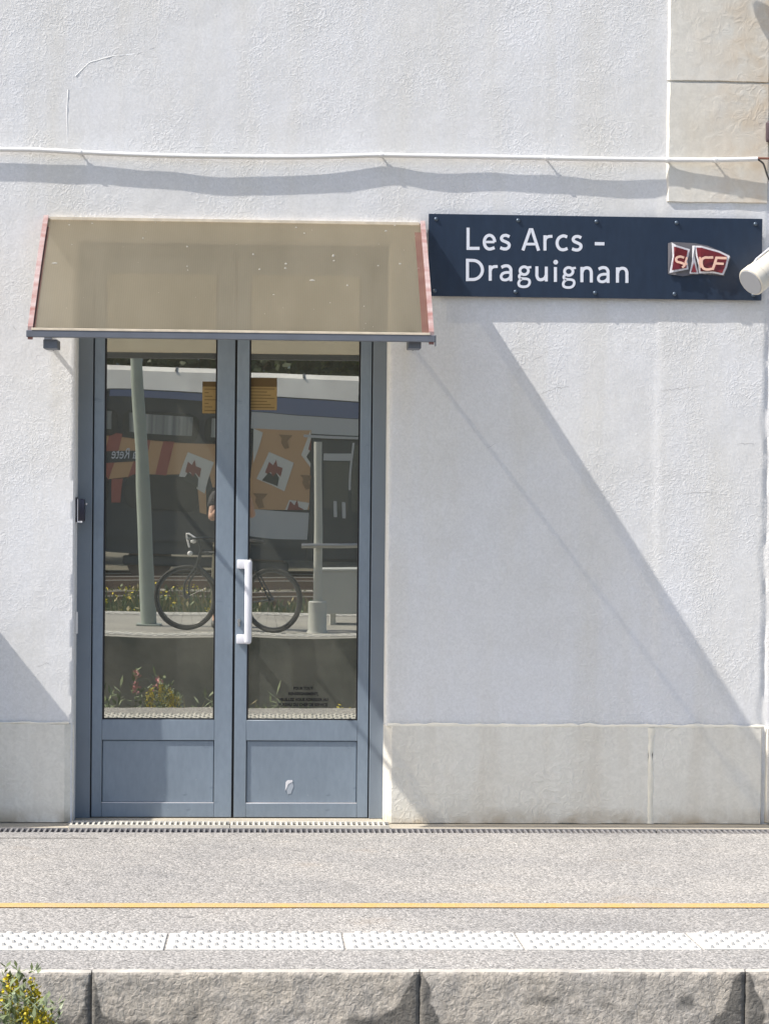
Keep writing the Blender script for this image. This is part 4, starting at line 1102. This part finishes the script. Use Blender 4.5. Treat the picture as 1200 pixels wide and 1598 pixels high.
# windows: upper deck and lower deck, with rounded corners
def window(px0, px1, py0, py1, blind=True):
    a, z1_ = tp(px0, py0)[0], tz(py0); c, z0_ = tp(px1, py1)[0], tz(py1)
    b = MB(); r_ = .18; pts = []
    for (qx, qz, a0) in ((c - r_, z1_ - r_, 0), (a + r_, z1_ - r_, 90), (a + r_, z0_ + r_, 180), (c - r_, z0_ + r_, 270)):
        for k in range(5): t = R(a0 + k * 22.5); pts.append((qx + r_ * math.cos(t), YB + .030, qz + r_ * math.sin(t)))
    b.poly(pts, -.02); wdw = b.build('window', M_TGL, trn)
    if blind: MB().box(a + .12, c - .12, YB + .031, YB + .034, z0_ + .12, z1_ - .05).build('blind', M_BLIND, wdw)
window(182, 300, 655, 698); window(308, 382, 655, 699); window(60, 176, 655, 697)
window(192, 302, 756, 806, False); window(60, 168, 756, 806, False); window(318, 382, 766, 808, False)
# entrance at the coach end
d = MB(); a = tp(478, 700)[0]; c = tp(575, 700)[0]
d.box(a, c, YB + .012, YB + .03, tz(868), tz(682), bev=.01); d.build('entrance_door', M_TDARK, trn)
panel(464, 580, 676, 680, M_TGREY, 'gutter', .04, .04)
M_DGL = mat('door_window', (0.11, 0.115, 0.10), 0.3)
panel(502, 538, 718, 790, M_DGL, 'door_window', .036, .006); panel(543, 575, 690, 790, M_DGL, 'door_window', .036, .006)
panel(539, 542, 686, 760, M_TGREY, 'door_edge', .04, .008); panel(516, 521, 778, 800, M_TGREY, 'grab_handle', .06, .02); panel(529, 534, 778, 800, M_TGREY, 'grab_handle', .06, .02)
panel(498, 540, 704, 716, M_TGREY, 'step_light', .05, .02)
# bogies and underframe
MB().box(x0t, xe + 1.1, YB - 2.6, YB - .05, tz(872), tz(849)).build('underframe', M_TDARK, trn)
for bx_ in (-9.5, -1.2):
    bg_ = MB().box(bx_ - 1.6, bx_ + 1.6, YB - .32, YB - .15, tz(893), tz(876), bev=.03).build('bogie', M_TDARK, trn)
    for dx in (-1.1, 1.1):
        MB().tube([(bx_ + dx, YB - .40, tz(886)), (bx_ + dx, YB - .30, tz(886))], .42, 20).build('wheel', M_RAILW, bg_)
trn.rotation_euler = (0, math.atan(TG), 0)

# ---- bicycle
M_TYRE = mat('tyre_rubber', (0.025, 0.025, 0.025), .7); M_RIM = mat('rim', (0.12, 0.12, 0.12), .4, metal=.5)
M_BFR = mat('bike_frame_dark', (0.03, 0.035, 0.04), .4); M_LAMPW = mat('bike_lamp_white', (0.8, 0.8, 0.8), .3)
fw = Vector((Pm(290, 930, 12.15)[0], -12.15, IZ + .345)); rw = Vector((Pm(425, 935, 11.7)[0], -11.7, IZ + .345))
bu = (rw - fw).normalized(); bv = Vector((0, 0, 1)); bn = bu.cross(bv)
bik = empty('bicycle', (fw + rw) / 2 - Vector((0, 0, .345)), 'dark bicycle on its stand on the island platform, mirrored low in both panes', 'bicycle')
def wheel(c, u):
    root = None
    n = 40; pts = [c + u * .325 * math.cos(2 * math.pi * k / n) + bv * .325 * math.sin(2 * math.pi * k / n) for k in range(n)]
    ty = MB().tube(pts, .021, 8, closed=True).build('wheel', M_TYRE, bik, smooth=True)
    pts = [c + u * .298 * math.cos(2 * math.pi * k / n) + bv * .298 * math.sin(2 * math.pi * k / n) for k in range(n)]
    MB().tube(pts, .010, 6, closed=True).build('rim', M_RIM, ty, smooth=True)
    b = MB(); nn = u.cross(bv)
    b.tube([c - nn * .04, c + nn * .04], .022, 10)
    for k in range(14):
        t = 2 * math.pi * k / 14; b.tube([c + nn * (.02 if k % 2 else -.02), c + (u * math.cos(t) + bv * math.sin(t)) * .295], .0015, 4)
    b.build('spoke', M_RIM, ty)
fu = (bu * .93 + Vector((0, -1, 0)) * .25).normalized()
wheel(fw, fu); wheel(rw, bu)
def bp3(s_, h): return fw + bu * s_ + bv * (h - .345)
head_t = bp3(.17, .86); head_b = bp3(.12, .70); seat_t = bp3(.72, .82); bb = bp3(.58, .29); sad = bp3(.755, .95)
b = MB()
b.tube([head_b, bb], .019, 10); b.tube([head_t - bv * .03, seat_t], .016, 10); b.tube([seat_t + bu * .01, bb], .016, 10); b.tube([head_b - bv * .02, head_t + bv * .02], .021, 10)
for s_ in (-.05, .05): b.tube([rw + bn * s_, bb + bn * s_ * .5], .009, 8); b.tube([rw + bn * s_, seat_t + bn * s_ * .4], .008, 8)
b.build('frame', M_BFR, bik, smooth=True)
b = MB(); b.tube([head_b - bv * .01, head_b - bv * .05], .03, 10)
for s_ in (-.05, .05): b.tube(catmull([head_b - bv * .04 + bn * s_, fw + bn * s_ + bv * .15, fw + bn * s_], 4), .011, 8)
b.build('fork', M_BFR, bik, smooth=True)
b = MB(); b.tube([head_t, head_t + bv * .13 - bu * .05], .014, 8); hc = head_t + bv * .13 - bu * .05
b.tube(catmull([hc - bn * .30 + bu * .08, hc - bn * .2, hc, hc + bn * .2, hc + bn * .30 + bu * .08], 5), .013, 8); b.build('handlebar', M_BFR, bik, smooth=True)
MB().ball(hc - bu * .05 - bv * .03, .035, (1, 1, .8)).ball(hc - bu * .09 - bv * .17, .03).tube(catmull([hc - bu * .02, hc - bu * .13 + bv * .05, hc - bu * .10 - bv * .10], 4), .010, 6).build('headlamp', M_LAMPW, bik, smooth=True)
b = MB(); b.tube([seat_t, sad], .013, 8); b.build('seat_post', M_RIM, bik)
MB().ball(sad + bv * .02 + bu * .04, .1, (1.25, .8, .28)).build('saddle', M_TYRE, bik, smooth=True)
b = MB(); b.tube([bb - bn * .06, bb + bn * .06], .025, 12); b.tube([bb + bn * .055, bb + bn * .055 - bv * .15 + bu * .07], .011, 6); b.tube([bb - bn * .055, bb - bn * .055 + bv * .15 - bu * .07], .011, 6)
pd = bb + bn * .055 - bv * .15 + bu * .07; b.tube([pd, pd + bn * .1], .022, 6); pd = bb - bn * .055 + bv * .15 - bu * .07; b.tube([pd, pd - bn * .1], .022, 6)
n = 28; b.tube([bb + bn * .03 + bu * .095 * math.cos(2 * math.pi * k / n) + bv * .095 * math.sin(2 * math.pi * k / n) for k in range(n)], .006, 6, closed=True)
b.build('crank', M_BFR, bik, smooth=True)
MB().tube([bb - bn * .04, bb + bn * .14 + bu * .08 - bv * (bb.z - IZ - .012)], .009, 6).build('kickstand', M_BFR, bik)

# ---- person behind the bicycle, holding up the phone that takes the picture
M_SKIN = mat('skin', (0.50, 0.30, 0.22), .55); M_SHIRT = mat('dark_shirt', (0.05, 0.05, 0.06), .85, var=.2, vscale=8); M_TROUS = mat('olive_trousers', (0.13, 0.12, 0.085), .85, var=.2, vscale=8)
M_HAIR = mat('dark_hair', (0.05, 0.035, 0.025), .7); M_SHOE = mat('shoe', (0.08, 0.08, 0.08), .6); M_PHONE = mat('phone_case', (0.18, 0.19, 0.20), .4)
PX, PY = -.41, -12.52
per = empty('person', (PX, PY, IZ), 'person in dark shirt holding up a phone, mirrored behind the middle door stiles', 'person')
def skin(name, nodes, links, m, parent, root=0, sub=1):
    me = bpy.data.meshes.new(name); me.from_pydata([Vector(p) for p, r in nodes], links, []); o = bpy.data.objects.new(name, me); C.objects.link(o)
    md = o.modifiers.new('s', 'SKIN'); md.use_smooth_shade = True
    for i, (p, r) in enumerate(nodes):
        sv = me.skin_vertices[0].data[i]; sv.radius = (r, r) if not isinstance(r, tuple) else r; sv.use_root = (i == root)
    if sub: s_ = o.modifiers.new('u', 'SUBSURF'); s_.levels = sub; s_.render_levels = sub
    bpy.context.view_layer.update(); dg = bpy.context.evaluated_depsgraph_get()
    me2 = bpy.data.meshes.new_from_object(o.evaluated_get(dg)); bpy.data.objects.remove(o); me2.name = name
    me2.materials.clear(); r_ = finish(name, me2, m, parent, True); return r_
def pv(x, y, z): return (PX + x, PY + y, IZ + z)
# x to world +X, y towards the building, z up. Phone just behind the camera lens at (0,-12.03,1.79)
ph = Vector((-0.29, -12.09, 1.79))
wr = (ph.x + .07 - PX, ph.y - PY - .06, 1.79 - IZ - .13); wl_ = (ph.x - .10 - PX, ph.y - PY - .07, 1.79 - IZ - .12)
nodes = [(pv(0, 0, .93), .125), (pv(0, .0, 1.10), .115), (pv(0, .01, 1.30), .13), (pv(0, 0, 1.45), .075), (pv(0, .01, 1.52), .055), (pv(0.01, .03, 1.60), .075), (pv(0.01, .04, 1.70), .082), (pv(.01, .035, 1.775), .055),
         (pv(.17, 0, 1.42), .058), (pv(.255, .08, 1.20), .044), (pv(.225, .24, 1.36), .034), (pv(*wr), .027),
         (pv(-.17, 0, 1.42), .058), (pv(-.22, .14, 1.19), .044), (pv(-.06, .30, 1.38), .034), (pv(*wl_), .027),
         (pv(.10, 0, .88), .09), (pv(.12, .02, .50), .062), (pv(.13, -.01, .09), .042), (pv(.13, .10, .04), .036), (pv(.13, .17, .03), .028),
         (pv(-.10, 0, .88), .09), (pv(-.13, .02, .50), .062), (pv(-.15, -.01, .09), .042), (pv(-.16, .10, .04), .036), (pv(-.16, .17, .03), .028)]
links = [(0, 1), (1, 2), (2, 3), (3, 4), (4, 5), (5, 6), (6, 7), (3, 8), (8, 9), (9, 10), (10, 11), (3, 12), (12, 13), (13, 14), (14, 15), (0, 16), (16, 17), (17, 18), (18, 19), (19, 20), (0, 21), (21, 22), (22, 23), (23, 24), (24, 25)]
# palms and fingers grow out of the wrists
def hand(nodes, links, wi, w_, dirs, base):
    pc = len(nodes); nodes.append((pv(*base), .024)); links.append((wi, pc))
    for d_ in dirs:
        a = len(nodes); nodes.append((pv(base[0] + d_[0][0], base[1] + d_[0][1], base[2] + d_[0][2]), .0095)); links.append((pc, a))
        nodes.append((pv(base[0] + d_[1][0], base[1] + d_[1][1], base[2] + d_[1][2]), .0085)); links.append((a, a + 1))
hand(nodes, links, 11, wr, [((-.02, .0, .05), (-.045, .015, .07)), ((-.012, .012, .03), (-.05, .03, .045)), ((-.012, .012, .008), (-.05, .03, .015)), ((-.012, .01, -.012), (-.045, .028, -.012)), ((-.035, -.02, .01), (-.06, -.02, .035))], (wr[0] - .005, wr[1] + .02, wr[2] + .07))
hand(nodes, links, 15, wl_, [((.02, .0, .05), (.045, .015, .07)), ((.012, .012, .03), (.05, .03, .045)), ((.012, .012, .008), (.05, .03, .015)), ((.012, .01, -.012), (.045, .028, -.012)), ((.035, -.02, .01), (.06, -.02, .035))], (wl_[0] + .005, wl_[1] + .02, wl_[2] + .07))
skin('body', nodes, links, M_SKIN, per)
sn = [(pv(0, 0, .90), .145), (pv(0, 0, 1.10), .14), (pv(0, .01, 1.30), .152), (pv(0, 0, 1.43), .10), (pv(.18, 0, 1.42), .075), (pv(.225, .05, 1.31), .064), (pv(-.18, 0, 1.42), .075), (pv(-.205, .08, 1.29), .064)]
skin('shirt', sn, [(0, 1), (1, 2), (2, 3), (3, 4), (4, 5), (3, 6), (6, 7)], M_SHIRT, per)
tn = [(pv(0, 0, .94), .142), (pv(.10, 0, .84), .11), (pv(.12, .02, .50), .082), (pv(.13, 0, .12), .066), (pv(-.10, 0, .84), .11), (pv(-.13, .02, .50), .082), (pv(-.15, 0, .12), .066)]
skin('trousers', tn, [(0, 1), (1, 2), (2, 3), (0, 4), (4, 5), (5, 6)], M_TROUS, per)
for sx_ in (.13, -.16):
    skin('shoe', [(pv(sx_, -.03, .052), .05), (pv(sx_, .08, .045), .046), (pv(sx_, .19, .035), .034)], [(0, 1), (1, 2)], M_SHOE, per)
MB().ball(pv(.01, .01, 1.715), .103, (.86, .98, 1.0), 3).build('hair', M_HAIR, per, smooth=True)
MB().ball(pv(.01, .122, 1.64), .018, (.7, 1, 1.3)).build('nose', M_SKIN, per, smooth=True)
for s_ in (-.032, .032): MB().ball(pv(.01 + s_, .108, 1.675), .010).build('eye', M_BLKPL, per, smooth=True)
for s_ in (-.088, .088): MB().ball(pv(.01 + s_, .03, 1.655), .025, (.35, .7, 1.1)).build('ear', M_SKIN, per, smooth=True)
MB().box(PX - .02, PX + .04, PY + .112, PY + .12, IZ + 1.592, IZ + 1.600).build('mouth', mat('lip', (.35, .14, .12), .6), per)
phn = empty('phone', ph, 'grey phone held up in front of the face of the mirrored person', 'phone')
MB().box(ph.x - .038, ph.x + .038, ph.y - .004, ph.y + .004, ph.z - .135, ph.z + .02, bev=.003).build('case', M_PHONE, phn)
MB().box(ph.x - .035, ph.x + .035, ph.y - .0055, ph.y - .0042, ph.z - .130, ph.z + .015).build('screen', M_TGL, phn)

# ---- leaning lamp column and rest rail on the island platform
pc_ = empty('lamp_column', (Pm(233, 978, 12.9)[0], -12.9, IZ), 'tall grey tapered lamp column on the island platform, mirrored in the left pane', 'lamp post')
M_COL = mat('grey_green_column', (0.36, 0.41, 0.37), .55, var=.15, vscale=3)
xb6 = Pm(233, 978, 12.9)[0]; xt6 = Pm(213, 560, 12.9)[0]; zt6 = Pm(213, 560, 12.9)[1]; k_ = (xt6 - xb6) / (zt6 - IZ)
MB().tube([(xb6, -12.9, IZ), (xb6 + k_ * 3, -12.9, IZ + 3), (xb6 + k_ * 7, -12.9, IZ + 7)], [.082, .062, .045], 20).build('shaft', M_COL, pc_, smooth=True)
MB().box(xb6 - .13, xb6 + .13, -13.03, -12.77, IZ, IZ + .02, bev=.004).build('foot_plate', M_COL, pc_)
tpz = (xb6 + k_ * 7, -12.9, IZ + 7)
b = MB(); b.tube([tpz, (tpz[0] + .05, -12.2, IZ + 7.3)], .03, 8); b.box(tpz[0] - .1, tpz[0] + .2, -12.25, -11.7, IZ + 7.25, IZ + 7.36, bev=.03); b.build('lantern', M_COL, pc_)
rl = empty('rest_rail', (Pm(494, 988, 11.9)[0], -11.9, IZ), 'grey post with sleeve foot and polished lean rail, mirrored in the right pane', 'rail')
xo = Pm(494, 850, 11.9)[0]; M_POST = mat('post_grey', (0.50, 0.51, 0.48), .5)
xpb = Pm(494, 985, 11.9)[0]; zpt = Pm(494, 690, 11.9)[1]; zs = Pm(494, 940, 11.9)[1]; zr = Pm(494, 850, 11.9)[1]
MB().tube([(xpb, -11.9, IZ), (xpb, -11.9, zpt)], .043, 16).build('post', M_POST, rl, smooth=True)
MB().tube([(xpb, -11.9, IZ), (xpb, -11.9, IZ + .03), (xpb, -11.9, zs - .01), (xpb, -11.9, zs)], [.11, .092, .092, .08], 20).build('sleeve', M_POST, rl, smooth=True)
xra = Pm(470, 850, 11.8)[0]
MB().tube([(xra, -11.80, zr), (xra + 1.9, -11.80, zr)], .026, 14).build('lean_rail', M_STEEL, rl, smooth=True)
MB().tube([(xpb, -11.9, zr), (xpb, -11.80, zr)], .02, 8).tube([(xpb + 1.4, -11.9, IZ), (xpb + 1.4, -11.9, zr), (xpb + 1.4, -11.80, zr)], .035, 12).build('support', M_POST, rl)
bnz = empty('platform_bench', (Pm(530, 940, 13.2)[0], -13.2, IZ), 'plain grey panel-sided bench behind the rail, mirrored at the right', 'bench')
xa = Pm(500, 900, 13.2)[0]; z1 = Pm(530, 893, 13.2)[1]
MB().box(xa, xa + 1.5, -13.2, -13.16, IZ + .12, z1, bev=.004).build('side_panel', M_POST, bnz)
MB().box(xa - .01, xa + 1.51, -13.65, -13.15, z1 + .001, z1 + .03, bev=.005).build('seat', M_POST, bnz)
for dx in (.1, 1.3): MB().box(xa + dx, xa + dx + .06, -13.6, -13.22, IZ, z1).build('leg', M_POST, bnz)

# ================================================================== PLANTS
M_LEAF = mat('weed_leaf', (0.13, 0.17, 0.06), .6, col2=(0.21, 0.25, 0.13), vscale=30); M_LEAFP = mat('pale_leaf', (0.34, 0.38, 0.26), .6, col2=(0.20, 0.25, 0.13), vscale=40)
M_FLY = mat('yellow_petal', (0.80, 0.66, 0.03), .6, col2=(0.58, 0.46, 0.03), vscale=60); M_FLP = mat('pink_petal', (0.58, 0.25, 0.26), .6); M_STEM = mat('stem', (0.20, 0.22, 0.09), .7); M_STRAW = mat('dry_grass', (0.40, 0.34, 0.18), .8)
def leafq(vs, fs, p, d, up_, L, W):
    d = d.normalized(); s_ = d.cross(up_)
    if s_.length < .01: s_ = Vector((1, 0, 0))
    s_.normalize(); n = len(vs)
    vs.extend([p, p + d * L * .5 + s_ * W, p + d * L, p + d * L * .5 - s_ * W]); fs.append((n, n + 1, n + 2, n + 3))
def rv(r): 
    while True:
        v = Vector((r.uniform(-1, 1), r.uniform(-1, 1), r.uniform(-1, 1)))
        if .05 < v.length < 1: return v.normalized()
def bushy(name, base, stems, label, cat, group, fm, r, leafm=M_LEAF, L=.035, W=.006, fl=60, spread=.06, pale=True, flsz=.010, dens=9):
    root = empty(name, base, label, cat, group); B = Vector(base)
    st = MB(); lv = ([], []); lp = ([], []); fv = ([], [])
    for (dx, dy, h, flower) in stems:
        top = B + Vector((dx, dy, h)); mid = B + Vector((dx * .35, dy * .35, h * .5))
        path = catmull([B + Vector((dx * .1, dy * .1, 0)), mid, top], 8)
        st.tube(path, [.0035 * (1 - .6 * i / len(path)) for i in range(len(path))], 5)
        for i, p in enumerate(path):
            t = i / len(path)
            if t < .1: continue
            for k in range(dens if t < .8 else dens // 2):
                d = rv(r); d.z = abs(d.z) * .8 + .1
                q = Vector(p) + rv(r) * spread * .35
                leafq(*(lp if r.random() < .3 and pale else lv), q, d, Vector((0, 0, 1)), L * r.uniform(.6, 1.3), W * r.uniform(.7, 1.3))
        if flower:
            for k in range(fl):
                t = r.random() ** .8; q = top - Vector((0, 0, 1)) * t * min(.13, h * .25) + rv(r) * spread * (.25 + .35 * t) * r.random() ** .5
                for kk in range(3): leafq(*fv, q, rv(r), rv(r), flsz * r.uniform(.7, 1.4), flsz * .45)
    st.build('stem', M_STEM, root)
    k = raw('foliage', *lv, leafm, root); k['kind'] = 'stuff'
    if lp[0]: k = raw('pale_foliage', *lp, M_LEAFP, root); k['kind'] = 'stuff'
    if fv[0]: k = raw('blossom', *fv, fm, root); k['kind'] = 'stuff'
    return root
rp_ = random.Random(5)
TB = -0.74
def stem_to(px, py, o, base, fl=True):
    x, z = P(px, py, o); return (x - base[0], -(o) - base[1], z - base[2], fl)
bs = (P(25, 1560, 4.85)[0], -4.85, TB)
bushy('yellow_flowering_weed', bs, [stem_to(18, 1524, 4.85, bs), stem_to(51, 1533, 4.8, bs), stem_to(48, 1572, 4.95, bs), stem_to(70, 1574, 4.9, bs), stem_to(62, 1590, 5.0, bs), stem_to(5, 1552, 4.9, bs, False), stem_to(30, 1545, 4.8, bs, False),
      stem_to(38, 1556, 4.75, bs, False), stem_to(-25, 1540, 4.85, bs), stem_to(-50, 1560, 4.8, bs, False), stem_to(15, 1570, 5.0, bs, False), stem_to(80, 1580, 4.85, bs, False), stem_to(24, 1566, 4.95, bs, False)],
      'bushy weed with yellow flower spikes growing against the platform edge at the lower left', 'plant', None, M_FLY, rp_, L=.040, W=.006, spread=.085, fl=120, dens=24, flsz=.011)
# weeds in the near track, low enough to be seen only in the glass
def strip_weeds(name, x0, x1, y0, y1, z0, n, hmin, hmax, label, m=M_LEAF, m2=M_STRAW, seed=1, clump=True):
    r = random.Random(seed); A = ([], []); Bq = ([], []); Yq = ([], [])
    cl_ = [(r.uniform(x0, x1), r.uniform(y0, y1), r.uniform(.3, 1)) for _ in range(max(8, n // 60))]
    for i in range(n):
        cx, cy, s_ = r.choice(cl_); x = cx + r.gauss(0, .28); y = min(max(cy + r.gauss(0, .25), y0), y1)
        h = (hmin + (hmax - hmin) * r.random()) * s_
        q = Vector((x, y, z0))
        d = Vector((r.gauss(0, .35), r.gauss(0, .35), 1))
        leafq(*(A if r.random() < .68 else Bq), q, d, Vector((r.random(), 1, 0)), h, .012 + .01 * r.random())
        if r.random() < .5: leafq(*(A if r.random() < .7 else Bq), q + Vector((0, 0, h * r.random())), rv(r), Vector((0, 0, 1)), .09, .022)
        if s_ > .8 and r.random() < .07:
            for k in range(4): leafq(*Yq, q + d.normalized() * h + rv(r) * .05, rv(r), rv(r), .04, .02)
    base = tag(raw(name, *A, m, None), kind='stuff')
    for nm, dat, mm in (('dry_blade', Bq, m2), ('yellow_fleck', Yq, M_FLY)):
        if dat[0]:
            o = raw(nm, *dat, mm, base); o['kind'] = 'stuff'
strip_weeds('track_weeds', -3.2, 3.2, -9.9, -8.9, -.78, 2600, .15, .55, '', seed=4)
strip_weeds('trackside_weeds', -7, 7, -24.9, -23.2, -.13, 3200, .08, .3, '', seed=5)
strip_weeds('trackside_weeds', -7, 7, -19.9, -16.2, -.13, 9000, .15, .48, '', seed=6)
r = random.Random(9)
for i, (px, py, o) in enumerate(((212, 1052, 5.3), (247, 1056, 5.35))):
    x, z = Pm(px, py, o)
    st = [(r.gauss(0, .12), r.gauss(0, .08), (z + .76) * (1 if k == 0 else r.uniform(.55, .8)), k == 0) for k in range(7)]; st[0] = (0, 0, z + .76, True)
    bushy('pink_flowering_weed', (x, -o, -.76), st, ['left one of two pink-topped weeds mirrored low in the left pane', 'right one of two pink-topped weeds mirrored low in the left pane'][i], 'plant', 'pink flowering weeds in the track', M_FLP, r, L=.08, W=.018, fl=24, spread=.10, pale=False, flsz=.022)
for i, (px, py, o) in enumerate(((393, 1088, 5.4), (172, 1075, 5.2), (320, 1082, 5.3))):
    x, z = Pm(px, py, o)
    bushy('leafy_weed', (x, -o, -.76), [(r.gauss(0, .14), r.gauss(0, .08), (z + .76) * r.uniform(.7, 1), False) for k in range(9)],
          ['green weed mirrored in the bottom left corner of the right pane', 'green weed mirrored in the bottom left corner of the left pane', 'green weed mirrored at the bottom right of the left pane'][i], 'plant', 'green weeds in the track', M_FLY, r, L=.10, W=.012, spread=.16)

# trees and hills beyond the train
M_CROWN = mat('tree_leaf', (0.09, 0.14, 0.03), .7, col2=(0.17, 0.22, 0.05), vscale=2); M_CROWND = mat('dark_tree_leaf', (0.035, 0.05, 0.022), .7, col2=(0.07, 0.085, 0.035), vscale=2); M_BARK = mat('bark', (0.12, 0.09, 0.06), .9)
def tree(x, o, h, rad, m, label, seed, n=3000):
    r = random.Random(seed); root = empty('broadleaf_tree', (x, -o, -.78), label, 'tree', 'trees beyond the train')
    B = Vector((x, -o, -.78)); t = MB()
    t.tube(catmull([B, B + Vector((.1, 0, h * .3)), B + Vector((-.05, .1, h * .62))], 5), [.24 - .012 * i for i in range(11)], 8)
    vs, fs = [], []; blobs = []
    for k in range(15):
        a = r.uniform(0, 6.28); zz = h * r.uniform(.36, .92); rr_ = rad * r.uniform(.2, .85) * (1.15 - abs(zz / h - .6))
        c = B + Vector((math.cos(a) * rr_, math.sin(a) * rr_, zz)); blobs.append((c, rad * r.uniform(.28, .5)))
        t.tube([B + Vector((0, 0, h * r.uniform(.3, .6))), c], [.07, .02], 5)
    for i in range(n):
        c, s_ = r.choice(blobs); q = c + rv(r) * s_ * (r.random() ** .35)
        leafq(vs, fs, q, rv(r), rv(r), .30 * r.uniform(.6, 1.2), .11)
    t.build('trunk', M_BARK, root); k = raw('crown', vs, fs, m, root)
tl = [(-8, 44, 8, 2.6, 1), (-5.3, 40, 7.6, 2.3, 1), (-3.1, 43, 7.2, 2.2, 1), (-1.0, 40, 7.2, 1.9, 1), (.1, 41, 8.0, 1.9, 1), (1.05, 46, 6.4, 1.4, 0), (2.75, 41, 7.2, 1.5, 0), (4.0, 43, 8.4, 2.2, 1)]
ll = ['dark tree farthest left behind the train', 'dark tree second from the left behind the train', 'dark tree mirrored above the lamp column', 'dark tree mirrored behind the left ochre notice', 'dark tree mirrored at the upper left of the right pane',
      'light green tree mirrored left of the blue hill gap', 'light green tree mirrored right of the blue hill gap', 'dark tree mirrored at the top right corner of the right pane']
for (x, o, h, rd_, dk), lb in zip(tl, ll): tree(x, o, h, rd_, M_CROWND if dk else M_CROWN, lb, int(x * 10) + 77)
M_HILL = mat('distant_hill', (0.10, 0.15, 0.20), .95, var=.3, vscale=.01)  # blue haze of distance put into the hill colour
vs = []; fs = []; n = 80
for i in range(n + 1):
    x = -900 + 1800 * i / n
    for j in range(9):
        t = j / 8; y = -1300 + 500 * t; z = -5 + (110 + 45 * fbm(x * .004, 2) + 14 * fbm(x * .02, 5)) * math.sin(math.pi * min(1, (1 - t) * .5 + .0) ) if j < 8 else -5
        vs.append((x, y, z))
for i in range(n):
    for j in range(8): a = i * 9 + j; fs.append((a, a + 1, a + 10, a + 9))
raw('hills', vs, fs, M_HILL, center=False)['kind'] = 'structure'
